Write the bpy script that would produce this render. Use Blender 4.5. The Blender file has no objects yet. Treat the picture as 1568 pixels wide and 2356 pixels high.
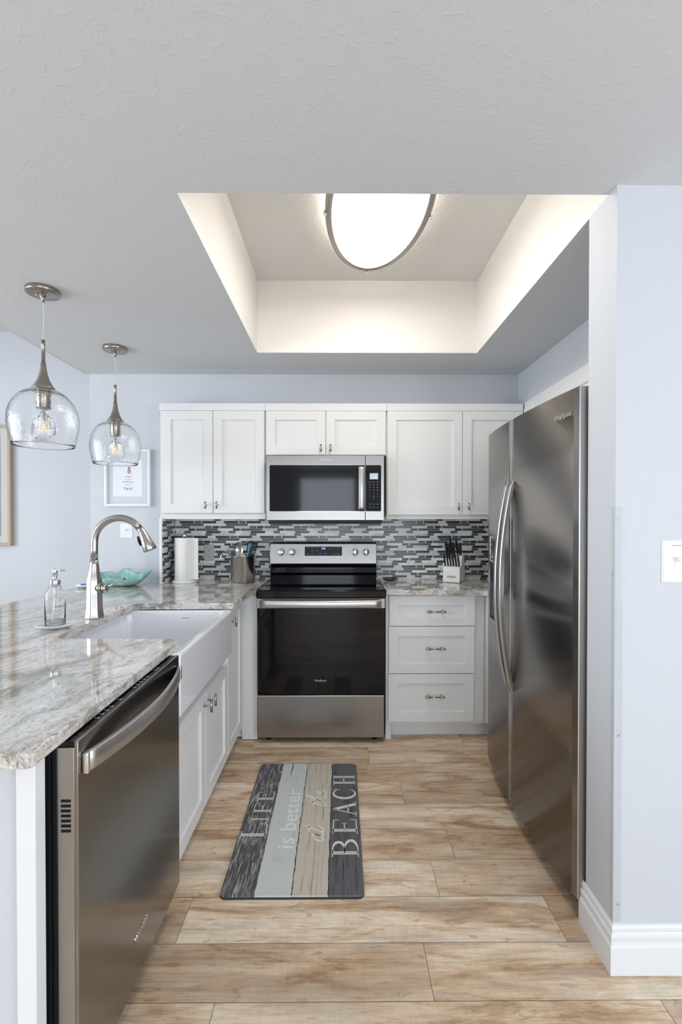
import bpy, bmesh, math, random
from mathutils import Vector, Matrix
PI = math.pi
SC = bpy.context.scene
COL = SC.collection
random.seed(7)

# ------------------------------------------------------------ camera
cam_d = bpy.data.cameras.new('camera')
cam = bpy.data.objects.new('camera', cam_d); COL.objects.link(cam)
cam.location = (0, 0, 1.3425)
cam.rotation_euler = (PI/2 - 0.0099, 0, -0.0063)
cam_d.sensor_fit = 'HORIZONTAL'; cam_d.sensor_width = 24.0
cam_d.lens = 24.0*1066.07/1568
cam_d.shift_x = -4.2/1568; cam_d.shift_y = 22.5/1568
cam_d.clip_start = 0.02
SC.camera = cam

# ------------------------------------------------------------ light and exposure
w = bpy.data.worlds.new('world'); SC.world = w; w.use_nodes = True
w.node_tree.nodes['Background'].inputs[0].default_value = (0.80, 0.89, 1.0, 1)
w.node_tree.nodes['Background'].inputs[1].default_value = 1.0
def area(name, loc, rot, sx, sy, power, col):
    l = bpy.data.lights.new(name, 'AREA'); l.shape = 'RECTANGLE'; l.size = sx; l.size_y = sy
    l.energy = power; l.color = col
    o = bpy.data.objects.new(name, l); o.location = loc; o.rotation_euler = rot; COL.objects.link(o)
    return o
# daylight entering through the windows of the living area behind and to the left of the camera
area('daylight_rear', (-0.25, -3.57, 1.20), (PI/2, 0, 0), 1.15, 1.9, 38, (0.82, 0.90, 1.0))
area('daylight_rear_right', (1.45, -3.57, 1.20), (PI/2, 0, 0), .75, 1.9, 25, (0.82, 0.90, 1.0))
area('daylight_left', (-4.56, 0.4, 1.45), (PI/2, 0, -PI/2), 3.4, 2.2, 128, (0.84, 0.91, 1.0))
area('daylight_right', (2.96, -1.2, 1.35), (PI/2, 0, PI/2), 1.8, 1.9, 72, (0.82, 0.90, 1.0))
LAMP_STRENGTH = 10.8
SC.view_settings.view_transform = 'Standard'
SC.view_settings.look = 'None'
SC.view_settings.exposure = 0.2
SC.view_settings.gamma = 1.0
SC.view_settings.use_curve_mapping = False

# ------------------------------------------------------------ materials
MATS = {}
def nt(name):
    m = bpy.data.materials.new(name); m.use_nodes = True
    MATS[name] = m
    return m, m.node_tree.nodes, m.node_tree.links, m.node_tree.nodes['Principled BSDF']
def mat(name, col, rough=.5, metal=0, spec=.5, **k):
    m, N, L, b = nt(name)
    b.inputs['Base Color'].default_value = (*col, 1)
    b.inputs['Roughness'].default_value = rough
    b.inputs['Metallic'].default_value = metal
    b.inputs['Specular IOR Level'].default_value = spec
    for a, v in k.items():
        b.inputs[a.replace('_', ' ')].default_value = v
    return m
def coords(N, L, scale=(1, 1, 1), rot=(0, 0, 0), loc=(0, 0, 0)):
    t = N.new('ShaderNodeTexCoord'); mp = N.new('ShaderNodeMapping')
    mp.inputs['Scale'].default_value = scale; mp.inputs['Rotation'].default_value = rot
    mp.inputs['Location'].default_value = loc
    L.new(t.outputs['Object'], mp.inputs['Vector']); return mp.outputs['Vector']
def noise(N, L, vec, scale, detail=4, rough=.55, dist=0):
    n = N.new('ShaderNodeTexNoise'); n.inputs['Scale'].default_value = scale
    n.inputs['Detail'].default_value = detail; n.inputs['Roughness'].default_value = rough
    n.inputs['Distortion'].default_value = dist
    L.new(vec, n.inputs['Vector']); return n.outputs['Fac']
def ramp(N, L, fac, stops):
    r = N.new('ShaderNodeValToRGB'); e = r.color_ramp.elements
    while len(e) > 1: e.remove(e[-1])
    e[0].position = stops[0][0]; e[0].color = (*stops[0][1], 1)
    for p, c in stops[1:]:
        x = e.new(p); x.color = (*c, 1)
    L.new(fac, r.inputs[0]); return r.outputs[0]
def g(v): return (v, v, v)
def mix(N, L, fac, a, b, mode='MIX'):
    m = N.new('ShaderNodeMix'); m.data_type = 'RGBA'; m.blend_type = mode
    for s, v in ((m.inputs['Factor'], fac), (m.inputs[6], a), (m.inputs[7], b)):
        if isinstance(v, (int, float)): s.default_value = v
        elif isinstance(v, tuple): s.default_value = (*v, 1)
        else: L.new(v, s)
    return m.outputs[2]
def bump(N, L, b, h, strength, dist=.01):
    n = N.new('ShaderNodeBump'); n.inputs['Strength'].default_value = strength
    n.inputs['Distance'].default_value = dist
    L.new(h, n.inputs['Height']); L.new(n.outputs[0], b.inputs['Normal'])

def paint(name, col, scale=160, strength=.25, rough=.6):
    m, N, L, b = nt(name)
    b.inputs['Base Color'].default_value = (*col, 1); b.inputs['Roughness'].default_value = rough
    b.inputs['Specular IOR Level'].default_value = .3
    v = coords(N, L); bump(N, L, b, noise(N, L, v, scale, 3), strength, .002)
    return m
paint('wall_paint', (.60, .622, .655))
paint('wall_paint_stub', (.72, .72, .71))
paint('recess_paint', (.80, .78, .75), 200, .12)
def knockdown(name, col, sc, strength):
    m, N, L, b = nt(name)
    b.inputs['Base Color'].default_value = (*col, 1); b.inputs['Roughness'].default_value = .65
    b.inputs['Specular IOR Level'].default_value = .25
    v = coords(N, L)
    n1 = N.new('ShaderNodeTexNoise'); n1.inputs['Scale'].default_value = 14; L.new(v, n1.inputs['Vector'])
    wv = N.new('ShaderNodeVectorMath'); wv.operation = 'MULTIPLY_ADD'
    L.new(n1.outputs['Color'], wv.inputs[0]); wv.inputs[1].default_value = (.07, .07, .07); L.new(v, wv.inputs[2])
    vo = N.new('ShaderNodeTexVoronoi'); vo.feature = 'DISTANCE_TO_EDGE'; vo.inputs['Scale'].default_value = sc
    L.new(wv.outputs[0], vo.inputs['Vector'])
    edge = ramp(N, L, vo.outputs['Distance'], [(0, g(1)), (.07, g(.25)), (.16, g(0))])
    msk = ramp(N, L, noise(N, L, v, 26, 3), [(.47, g(0)), (.56, g(1))])
    h = mix(N, L, 1.0, edge, msk, 'MULTIPLY')
    h2 = mix(N, L, .25, h, noise(N, L, v, 120, 3), 'ADD')
    bump(N, L, b, h2, strength, .003)
    return m
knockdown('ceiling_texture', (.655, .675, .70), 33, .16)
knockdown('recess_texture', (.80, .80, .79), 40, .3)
mat('cabinet_white', (.775, .78, .775), .35, 0, .45)
mat('trim_white', (.80, .81, .82), .35, 0, .45)
mat('white_plastic', (.82, .83, .84), .3)
mat('white_ceramic', (.86, .87, .89), .06, 0, .6, Coat_Weight=.5, Coat_Roughness=.03)
mat('sink_ceramic', (.84, .86, .90), .07, 0, .6, Coat_Weight=.5, Coat_Roughness=.04)
mat('black_glass', (.004, .004, .005), .06, 0, .3)
mat('cooktop_glass', (.006, .007, .009), .05, 0, .9)
mat('black_plastic', (.009, .009, .010), .4, 0, .3)
mat('black_matte', (.01, .01, .01), .7, 0, .2)
mat('dark_gap', (.02, .02, .02), .8, 0, .1)
mat('chrome', (.75, .76, .78), .08, 1)
mat('print_grey', (.25, .25, .26), .5)
mat('burner_grey', (.035, .035, .037), .4)
mat('print_white', (.62, .64, .68), .5)
mat('print_dark', (.02, .02, .02), .5)
mat('print_blue', (.08, .18, .55), .5)
mat('gold', (.55, .36, .12), .3, 1)
mat('blue_silicone', (.03, .30, .52), .4)
mat('paper', (.80, .79, .76), .9, 0, .1)
mat('white_paper', (.78, .80, .83), .8, 0, .1)
mat('mat_board', (.62, .66, .70), .8, 0, .1)
mat('knife_handle', (.02, .021, .024), .38)
mat('block_white', (.78, .78, .77), .45)
mat('seam_brown', (.13, .095, .065), .8)
mat('grout', (.72, .73, .73), .8)
mat('tile_black', (.05, .056, .058), .22, 0, .45)
mat('tile_olive', (.115, .12, .11), .24, 0, .45)
mat('tile_glass', (.60, .625, .63), .24, 0, .45)
mat('spoon_steel', (.42, .41, .40), .16, 1)
mat('nickel', (.42, .38, .33), .28, 1)
mat('dark_grille', (.05, .055, .06), .5)
def emis(name, col, s):
    m, N, L, b = nt(name)
    b.inputs['Base Color'].default_value = (*col, 1)
    b.inputs['Emission Color'].default_value = (*col, 1); b.inputs['Emission Strength'].default_value = s
emis('lamp_diffuser', (1.0, .925, .83), LAMP_STRENGTH)
emis('display_blue', (.12, .15, 1.0), 4)
emis('display_lcd', (.35, .46, .48), .5)
emis('filament', (1.0, .55, .18), .9)
def stainless(name, col, rough, axis, aniso=.6):
    m, N, L, b = nt(name)
    b.inputs['Metallic'].default_value = 1
    sc = {'Z': (260, 260, 1.2), 'X': (1.2, 260, 260), 'Y': (260, 1.2, 260)}[axis]
    v = coords(N, L, sc)
    n = noise(N, L, v, 1.0, 3)
    c = ramp(N, L, n, [(.3, tuple(x*.97 for x in col)), (.7, tuple(min(1, x*1.03) for x in col))])
    L.new(c, b.inputs['Base Color'])
    r = ramp(N, L, n, [(.3, g(rough*.94)), (.7, g(rough*1.06))]); L.new(r, b.inputs['Roughness'])
    b.inputs['Anisotropic'].default_value = aniso
    t = N.new('ShaderNodeTangent'); t.direction_type = 'RADIAL'; t.axis = 'Z'
    L.new(t.outputs[0], b.inputs['Tangent'])
    return m
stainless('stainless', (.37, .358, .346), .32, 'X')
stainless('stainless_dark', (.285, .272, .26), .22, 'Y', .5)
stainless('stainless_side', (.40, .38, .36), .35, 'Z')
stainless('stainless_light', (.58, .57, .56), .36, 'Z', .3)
mat('faucet_steel', (.47, .445, .42), .24, 1)
mat('pendant_nickel', (.36, .325, .285), .27, 1)
mat('fridge_side_grey', (.10, .10, .11), .45, .3)

def glass(name, rough, bump_s, col=(1, 1, 1), ior=1.45):
    m, N, L, b = nt(name)
    b.inputs['Base Color'].default_value = (*col, 1)
    b.inputs['Transmission Weight'].default_value = 1; b.inputs['Roughness'].default_value = rough
    b.inputs['IOR'].default_value = ior
    if bump_s:
        v = coords(N, L); h = noise(N, L, v, 75, 2, .5); bump(N, L, b, h, bump_s, .004)
    # light passes straight through thin glass to the lamp and walls behind
    return m
glass('seeded_glass', 0, .38, ior=1.36)
glass('bulb_glass', 0, 0, ior=1.12)
glass('bottle_glass', 0, 0, (1, 1, 1), 1.22)
mat('soap_liquid', (.80, .82, .78), .1, 0, .5, Transmission_Weight=.6)
mat('clear_plastic', (.72, .76, .80), .15, 0, .5, Alpha=.22)
mat('picture_glass', (.75, .8, .85), .03, 0, .8, Alpha=.08)

# granite
m, N, L, b = nt('granite')
v = coords(N, L, (1, 1, 1), (0, 0, math.radians(-74)))
nz = N.new('ShaderNodeTexNoise'); nz.inputs['Scale'].default_value = 2.6; nz.inputs['Detail'].default_value = 5
L.new(v, nz.inputs['Vector'])
wv = N.new('ShaderNodeVectorMath'); wv.operation = 'MULTIPLY_ADD'
L.new(nz.outputs['Color'], wv.inputs[0]); wv.inputs[1].default_value = (.26, .26, .2); L.new(v, wv.inputs[2])
def gm(s_, l_=(0, 0, 0)):
    q = N.new('ShaderNodeMapping'); q.inputs['Scale'].default_value = s_; q.inputs['Location'].default_value = l_
    L.new(wv.outputs[0], q.inputs['Vector']); return q.outputs[0]
band = noise(N, L, gm((1.3, 4.2, 4.2)), 2.3, 11, .72, .35)
c1 = ramp(N, L, band, [(.33, (.19, .19, .175)), (.42, (.36, .355, .33)), (.47, (.50, .48, .45)), (.51, (.64, .63, .61)), (.60, (.78, .775, .765)), (.74, (.56, .55, .53))])
hue = ramp(N, L, noise(N, L, gm((1.0, 3.5, 3.5), (7, 2, 0)), 2.0, 4, .6), [(.42, (.95, .985, .965)), (.58, (1.03, .97, .92))])
c1 = mix(N, L, 1.0, c1, hue, 'MULTIPLY')
vein = noise(N, L, gm((3.5, 11, 11), (3, 5, 1)), 3.0, 9, .75, .5)
vm = ramp(N, L, vein, [(.55, g(0)), (.60, g(.75)), (.66, g(.1)), (.70, g(0))])
vmm = ramp(N, L, noise(N, L, gm((2, 5, 5), (1, 9, 1)), 2.0, 3), [(.44, g(0)), (.56, g(1))])
c2 = mix(N, L, mix(N, L, 1.0, vm, vmm, 'MULTIPLY'), c1, (.24, .18, .14))
wm = ramp(N, L, noise(N, L, gm((2.4, 8, 8), (0, 3, 4)), 3.2, 9, .75, .6), [(.53, g(0)), (.60, g(.85))])
c3 = mix(N, L, wm, c2, (.80, .795, .785))
sp = ramp(N, L, noise(N, L, gm((24, 70, 60)), 1.5, 5, .75), [(.56, g(0)), (.62, g(.9))])
spm = ramp(N, L, noise(N, L, gm((5, 9, 9), (4, 4, 4)), 1.6, 4), [(.42, g(.05)), (.60, g(1))])
c4 = mix(N, L, mix(N, L, 1.0, sp, spm, 'MULTIPLY'), c3, (.22, .185, .16))
fg = ramp(N, L, noise(N, L, gm((60, 130, 130)), 1.4, 5, .8), [(.36, g(.62)), (.52, g(1.0)), (.68, g(1.2))])
c5 = mix(N, L, 1.0, c4, fg, 'MULTIPLY')
L.new(c5, b.inputs['Base Color'])
b.inputs['Roughness'].default_value = .06; b.inputs['Specular IOR Level'].default_value = .5
b.inputs['Coat Weight'].default_value = .3; b.inputs['Coat Roughness'].default_value = .03

# marble tile
m, N, L, b = nt('tile_marble')
v = coords(N, L)
c = ramp(N, L, noise(N, L, v, 22, 6, .65, 1.2), [(.3, (.58, .58, .58)), (.45, (.80, .80, .79)), (.7, (.90, .90, .89))])
L.new(c, b.inputs['Base Color']); b.inputs['Roughness'].default_value = .3

# wood planks: each plank carries its own seed in the 'seed' attribute
m, N, L, b = nt('floor_planks')
at = N.new('ShaderNodeAttribute'); at.attribute_name = 'seed'
tc = N.new('ShaderNodeTexCoord')
off = N.new('ShaderNodeVectorMath'); off.operation = 'MULTIPLY_ADD'
L.new(at.outputs['Color'], off.inputs[0]); off.inputs[1].default_value = (17, 11, 5); L.new(tc.outputs['Object'], off.inputs[2])
def mapd(s):
    q = N.new('ShaderNodeMapping'); q.inputs['Scale'].default_value = s; L.new(off.outputs[0], q.inputs['Vector']); return q.outputs[0]
big = noise(N, L, mapd((1.1, 6.0, 1)), 2.0, 8, .68, .5)
c1 = ramp(N, L, big, [(.33, (.38, .245, .145)), (.41, (.57, .41, .27)), (.48, (.74, .58, .42)), (.58, (.87, .76, .61))])
gr = ramp(N, L, noise(N, L, mapd((3.0, 70, 1)), 1.8, 8, .75, .35), [(.36, g(.60)), (.50, g(.98)), (.75, g(1.14))])
c2 = mix(N, L, .6, c1, gr, 'MULTIPLY')
cross = ramp(N, L, noise(N, L, mapd((48, 5, 1)), 1.6, 6, .7, .8), [(.40, g(.86)), (.56, g(1.02)), (.72, g(1.16))])
c3 = mix(N, L, .35, c2, cross, 'MULTIPLY')
kn = noise(N, L, mapd((3.0, 11, 1)), 1.7, 5, .6, 2.2)
km = ramp(N, L, kn, [(.60, g(0)), (.66, g(.55)), (.70, g(.12)), (.76, g(.5))])
c4 = mix(N, L, km, c3, (.30, .185, .105))
gs = ramp(N, L, noise(N, L, mapd((2.0, 9, 1)), 1.4, 4, .6, .3), [(.50, g(0)), (.64, g(.45))])
c4 = mix(N, L, gs, c4, (.50, .44, .38))
sepv = N.new('ShaderNodeSeparateColor'); L.new(at.outputs['Color'], sepv.inputs[0])
tone = ramp(N, L, sepv.outputs[2], [(0, (.80, .73, .66)), (.5, (.97, .93, .88)), (1, (1.07, 1.07, 1.06))])
c5 = mix(N, L, 1.0, c4, tone, 'MULTIPLY')
L.new(c5, b.inputs['Base Color']); b.inputs['Roughness'].default_value = .42; b.inputs['Specular IOR Level'].default_value = .35
bump(N, L, b, noise(N, L, mapd((2.0, 60, 1)), 2.2, 5, .7, .3), .25, .002)

# printed mat boards
def board(name, base, dark, lo, hi, sc=(60, 2.2, 1)):
    m, N, L, b = nt(name)
    v = coords(N, L, sc)
    f = noise(N, L, v, 1.6, 6, .7, .3)
    c = ramp(N, L, f, [(lo, dark), (hi, base)])
    L.new(c, b.inputs['Base Color']); b.inputs['Roughness'].default_value = .5
board('mat_board_charcoal', (.07, .068, .075), (.42, .42, .43), .40, .50, (100, 7, 1))
board('mat_board_pale', (.60, .645, .62), (.40, .43, .41), .30, .42, (34, 2.5, 1))
board('mat_board_tan', (.60, .545, .46), (.33, .29, .24), .36, .47, (70, 2.0, 1))
board('mat_board_slate', (.12, .118, .13), (.055, .055, .06), .36, .50, (30, 3, 1))
mat('mat_print', (.72, .72, .70), .6)
mat('mat_print_soft', (.80, .82, .80), .6)
mat('mat_edge', (.03, .03, .035), .5)
# sea-green bowl
m, N, L, b = nt('sea_green_glaze')
v = coords(N, L, (1, 1, 1))
c = ramp(N, L, noise(N, L, v, 22, 5, .6, 1.5), [(.35, (.20, .45, .41)), (.50, (.32, .60, .54)), (.62, (.46, .70, .62)), (.72, (.66, .74, .60))])
L.new(c, b.inputs['Base Color']); b.inputs['Roughness'].default_value = .25
# art canvas
m, N, L, b = nt('art_print')
v = coords(N, L)
c = ramp(N, L, noise(N, L, v, 3, 5), [(.3, (.09, .13, .14)), (.5, (.15, .21, .22)), (.7, (.28, .33, .33))])
L.new(c, b.inputs['Base Color']); b.inputs['Roughness'].default_value = .4
mat('frame_wood', (.42, .33, .22), .45)
mat('linen', (.60, .57, .53), .9, 0, .1)
M = MATS

# ------------------------------------------------------------ mesh helpers
class MB:
    def __init__(s): s.bm = bmesh.new(); s.mats = []
    def mi(s, m):
        if m is None: return 0
        if m not in s.mats: s.mats.append(m)
        return s.mats.index(m)
    def box(s, x0, x1, y0, y1, z0, z1, m=None, bev=0, seg=2):
        i = s.mi(m)
        vs = [s.bm.verts.new((x, y, z)) for x in (x0, x1) for y in (y0, y1) for z in (z0, z1)]
        q = [(0, 1, 3, 2), (4, 6, 7, 5), (0, 4, 5, 1), (2, 3, 7, 6), (0, 2, 6, 4), (1, 5, 7, 3)]
        fs = [s.bm.faces.new([vs[k] for k in f]) for f in q]
        for f in fs: f.material_index = i
        if bev:
            es = list({e for f in fs for e in f.edges})
            r = bmesh.ops.bevel(s.bm, geom=es, offset=bev, segments=seg, affect='EDGES', profile=.5, clamp_overlap=True)
            for f in r['faces']: f.material_index = i; f.smooth = True
        return s
    def xf(s, start, mtx):
        vs = list(s.bm.verts)[start:]
        bmesh.ops.transform(s.bm, matrix=mtx, verts=vs)
    def n(s): 
        s.bm.verts.ensure_lookup_table(); return len(s.bm.verts)
    def lathe(s, prof, c=(0, 0, 0), seg=40, m=None, axis='Z', smooth=True, sx=1, sy=1):
        i = s.mi(m); rings = []
        for r, z in prof:
            if r < 1e-6:
                rings.append([s.bm.verts.new(s._ax(0, 0, z, axis, c))])
            else:
                rings.append([s.bm.verts.new(s._ax(r*sx*math.cos(2*PI*k/seg), r*sy*math.sin(2*PI*k/seg), z, axis, c)) for k in range(seg)])
        for a, b_ in zip(rings, rings[1:]):
            for k in range(seg):
                k2 = (k+1) % seg
                if len(a) == 1 and len(b_) == 1: continue
                if len(a) == 1: f = [a[0], b_[k], b_[k2]]
                elif len(b_) == 1: f = [a[k], a[k2], b_[0]]
                else: f = [a[k], a[k2], b_[k2], b_[k]]
                fc = s.bm.faces.new(f); fc.material_index = i; fc.smooth = smooth
        return s
    def _ax(s, x, y, z, axis, c):
        v = {'Z': (x, y, z), 'X': (z, x, y), 'Y': (x, z, y)}[axis]
        return (v[0]+c[0], v[1]+c[1], v[2]+c[2])
    def cyl(s, c, r, h, m=None, axis='Z', seg=24, bev=0):
        b_ = min(bev, r*.6, h*.4)
        p = [(0, 0), (r-b_, 0), (r, b_), (r, h-b_), (r-b_, h), (0, h)] if b_ else [(0, 0), (r, 0), (r, h), (0, h)]
        i0 = len(s.bm.faces)
        s.lathe(p, c, seg, m, axis, True)
        s.bm.faces.ensure_lookup_table()
        for f in list(s.bm.faces)[i0:]:
            if len(f.verts) == 3: f.smooth = False
        return s
    def tube(s, pts, rad, m=None, seg=14, caps=True, flat=None):
        """round (or flat=(w,t) factors) tube along pts; rad number or list"""
        i = s.mi(m); pts = [Vector(p) for p in pts]; n = len(pts)
        if not isinstance(rad, (list, tuple)): rad = [rad]*n
        rings = []; up = None
        for k, p in enumerate(pts):
            t = (pts[min(k+1, n-1)]-pts[max(k-1, 0)]).normalized()
            if up is None:
                up = Vector((0, 0, 1)) if abs(t.z) < .9 else Vector((1, 0, 0))
                up = Vector(flat[2]) if flat and len(flat) > 2 else up
            a = (up - t*up.dot(t)).normalized(); up = a; bb = t.cross(a)
            fa, fb = (flat[0], flat[1]) if flat else (1, 1)
            rings.append([s.bm.verts.new(p + a*rad[k]*fa*math.cos(2*PI*q/seg) + bb*rad[k]*fb*math.sin(2*PI*q/seg)) for q in range(seg)])
        for a, b_ in zip(rings, rings[1:]):
            for k in range(seg):
                f = s.bm.faces.new([a[k], a[(k+1) % seg], b_[(k+1) % seg], b_[k]]); f.material_index = i; f.smooth = True
        if caps:
            for r in (rings[0], rings[-1]):
                f = s.bm.faces.new(r); f.material_index = i
        return s
    def prism(s, poly, lo, hi, m=None, axis='Z', bev=0, seg=2):
        """extrude a 2D polygon along an axis"""
        i = s.mi(m)
        P = {'Z': lambda a, b_, t: (a, b_, t), 'X': lambda a, b_, t: (t, a, b_), 'Y': lambda a, b_, t: (a, t, b_)}[axis]
        A = [s.bm.verts.new(P(a, b_, lo)) for a, b_ in poly]; B = [s.bm.verts.new(P(a, b_, hi)) for a, b_ in poly]
        fs = [s.bm.faces.new(A), s.bm.faces.new(B)]
        for k in range(len(poly)):
            k2 = (k+1) % len(poly); fs.append(s.bm.faces.new([A[k], A[k2], B[k2], B[k]]))
        for f in fs: f.material_index = i
        if bev:
            es = list(set(fs[0].edges) | set(fs[1].edges))
            r = bmesh.ops.bevel(s.bm, geom=es, offset=bev, segments=seg, affect='EDGES', profile=.5)
            for f in r['faces']: f.material_index = i; f.smooth = True
        big = [f for f in s.bm.faces if len(f.verts) > 8]
        if big: bmesh.ops.triangulate(s.bm, faces=big, ngon_method='EAR_CLIP')
        return s
    def ribbon(s, pts, wd, z, m=None):
        """flat stroke in the XY plane"""
        i = s.mi(m); n = len(pts); L_ = []; R_ = []
        if not isinstance(wd, (list, tuple)): wd = [wd]*n
        for k, p in enumerate(pts):
            a = Vector(pts[max(k-1, 0)]); b_ = Vector(pts[min(k+1, n-1)]); t = (b_-a).normalized(); nn = Vector((-t.y, t.x))
            p = Vector(p)
            L_.append(s.bm.verts.new((*(p+nn*wd[k]/2), z))); R_.append(s.bm.verts.new((*(p-nn*wd[k]/2), z)))
        for k in range(n-1):
            f = s.bm.faces.new([L_[k], R_[k], R_[k+1], L_[k+1]]); f.material_index = i
        return s
    def shaker(s, w_, h, t=.02, fr=.058, rec=.009, m=None):
        """door in local frame: x 0..w, z 0..h, front at y=-t, back at y=0"""
        i = s.mi(m); bm = s.bm
        def ring(x0, x1, z0, z1, y): return [bm.verts.new(p) for p in ((x0, y, z0), (x1, y, z0), (x1, y, z1), (x0, y, z1))]
        e = .0015
        back = ring(0, w_, 0, h, 0); o = ring(0, w_, 0, h, -t+e); o2 = ring(e, w_-e, e, h-e, -t)
        a = ring(fr, w_-fr, fr, h-fr, -t); b1 = ring(fr+.0015, w_-fr-.0015, fr+.0015, h-fr-.0015, -t+rec)
        fs = [bm.faces.new(back[::-1])]
        for p, q in ((back, o), (o, o2), (o2, a), (a, b1)):
            for k in range(4): fs.append(bm.faces.new([p[k], p[(k+1) % 4], q[(k+1) % 4], q[k]]))
        fs.append(bm.faces.new(b1))
        for f in fs: f.material_index = i
        return s
    def text(s, txt, size, mtx, depth=.0006, m=None, align='CENTER', bold=0):
        i = s.mi(m)
        cu = bpy.data.curves.new('t', 'FONT'); cu.body = txt; cu.size = size; cu.extrude = depth/2
        cu.align_x = align; cu.align_y = 'CENTER'; cu.resolution_u = 3; cu.offset = bold
        o = bpy.data.objects.new('t', cu); me = bpy.data.meshes.new_from_object(o)
        v0 = set(s.bm.verts); f0 = set(s.bm.faces)
        s.bm.from_mesh(me)
        bmesh.ops.transform(s.bm, matrix=mtx, verts=[v for v in s.bm.verts if v not in v0])
        for f in s.bm.faces:
            if f not in f0: f.material_index = i
        bpy.data.objects.remove(o); bpy.data.curves.remove(cu); bpy.data.meshes.remove(me)
        return s
    def build(s, name, parent=None, m=None, recalc=True):
        if recalc: bmesh.ops.recalc_face_normals(s.bm, faces=s.bm.faces)
        if parent is not None and not parent.get('_local'):
            wl = Vector((0, 0, 0)); p = parent
            while p is not None: wl += p.location; p = p.parent
            bmesh.ops.translate(s.bm, vec=-wl, verts=s.bm.verts)
        me = bpy.data.meshes.new(name); s.bm.to_mesh(me); s.bm.free()
        for q in (s.mats or [m]): me.materials.append(M[q if q else m])
        if m and None in s.mats: pass
        o = bpy.data.objects.new(name, me); COL.objects.link(o)
        if parent is not None:
            o.parent = parent
            if parent.get('_local'): o['_local'] = 1
        return o

def thing(name, label, cat, loc, rz=0, group=None, local=False):
    o = bpy.data.objects.new(name, None); o.empty_display_size = .05; COL.objects.link(o)
    o.location = loc; o.rotation_euler = (0, 0, rz); o['label'] = label; o['category'] = cat
    if group: o['group'] = group
    if local: o['_local'] = 1
    return o
def tag(o, label, cat, group=None):
    o['label'] = label; o['category'] = cat
    if group: o['group'] = group
    # put the origin at the base of the mesh
    vs = [v.co for v in o.data.vertices]
    c = Vector(((min(v.x for v in vs)+max(v.x for v in vs))/2, (min(v.y for v in vs)+max(v.y for v in vs))/2, min(v.z for v in vs)))
    o.data.transform(Matrix.Translation(-c)); o.location = c
    return o
def struct(o, name=None):
    o['kind'] = 'structure'; return o
def copy_tree(o, parent=None):
    c = o.copy(); COL.objects.link(c); c.parent = parent
    for ch in o.children: copy_tree(ch, c)
    return c
def frame(org, u, n):
    """local x->u, y->-n (outward is -y), z->z"""
    u = Vector(u); n = Vector(n); zz = Vector((0, 0, 1))
    mt = Matrix(((u.x, -n.x, 0, org[0]), (u.y, -n.y, 0, org[1]), (u.z, -n.z, 1, org[2]), (0, 0, 0, 1)))
    return mt
def arc(cx, cy, r, a0, a1, n=12):
    return [(cx+r*math.cos(math.radians(a0+(a1-a0)*k/n)), cy+r*math.sin(math.radians(a0+(a1-a0)*k/n))) for k in range(n+1)]
def smooth_path(pts, n=8):
    P = [Vector(p) for p in pts]; out = []
    for i in range(len(P)-1):
        p0, p1, p2, p3 = P[max(i-1, 0)], P[i], P[i+1], P[min(i+2, len(P)-1)]
        for k in range(n):
            t = k/n
            out.append(.5*((2*p1)+(p2-p0)*t+(2*p0-5*p1+4*p2-p3)*t*t+(3*p1-p0-3*p2+p3)*t**3))
    out.append(P[-1]); return out
def lerp_list(vals, n=8):
    out = []
    for a, b_ in zip(vals, vals[1:]):
        out += [a+(b_-a)*k/n for k in range(n)]
    return out+[vals[-1]]

# ------------------------------------------------------------ the setting
ZC = 2.309; ZH = 2.81
# floor
mb = MB(); bm = mb.bm
seed = bm.loops.layers.float_color.new('seed')
mb.mats = ['floor_planks', 'seam_brown']
X0, X1, Y0, Y1 = -4.55, 2.95, -3.55, 3.70
known = {10: .353, 9: -.518, 8: .262, 7: -.346, 13: .302, 11: .03, 12: .9, 14: -.05}
known[11] = .453
ROW = .1775; base_y = 1.0925 - 7*ROW+ .0     # row 7 spans 1.0925..1.27
r = int(math.floor((Y0-base_y)/ROW))
while True:
    ya = base_y + r*ROW; yb = ya+ROW
    if ya > Y1: break
    xs = known.get(r, random.uniform(-.6, .6))
    k = -5
    while xs + k*1.236 < X1:
        xa = xs+k*1.236; xb = xa+1.236; k += 1
        a, b_ = max(xa, X0), min(xb, X1); c, d = max(ya, Y0), min(yb, Y1)
        if b_-a < .01 or d-c < .01: continue
        e = .0007
        vs = [bm.verts.new(p) for p in ((a+e, c+e, 0), (b_-e, c+e, 0), (b_-e, d-e, 0), (a+e, d-e, 0))]
        f = bm.faces.new(vs); f.material_index = 0
        sd = (random.random(), random.random(), random.random(), 1)
        for lp in f.loops: lp[seed] = sd
    r += 1
vs = [bm.verts.new(p) for p in ((X0, Y0, -.002), (X1, Y0, -.002), (X1, Y1, -.002), (X0, Y1, -.002))]
f = bm.faces.new(vs); f.material_index = 1
mb.box(X0, X1, Y0, Y1, -.06, -.004, 'dark_gap')
struct(mb.build('floor', recalc=True))

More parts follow.
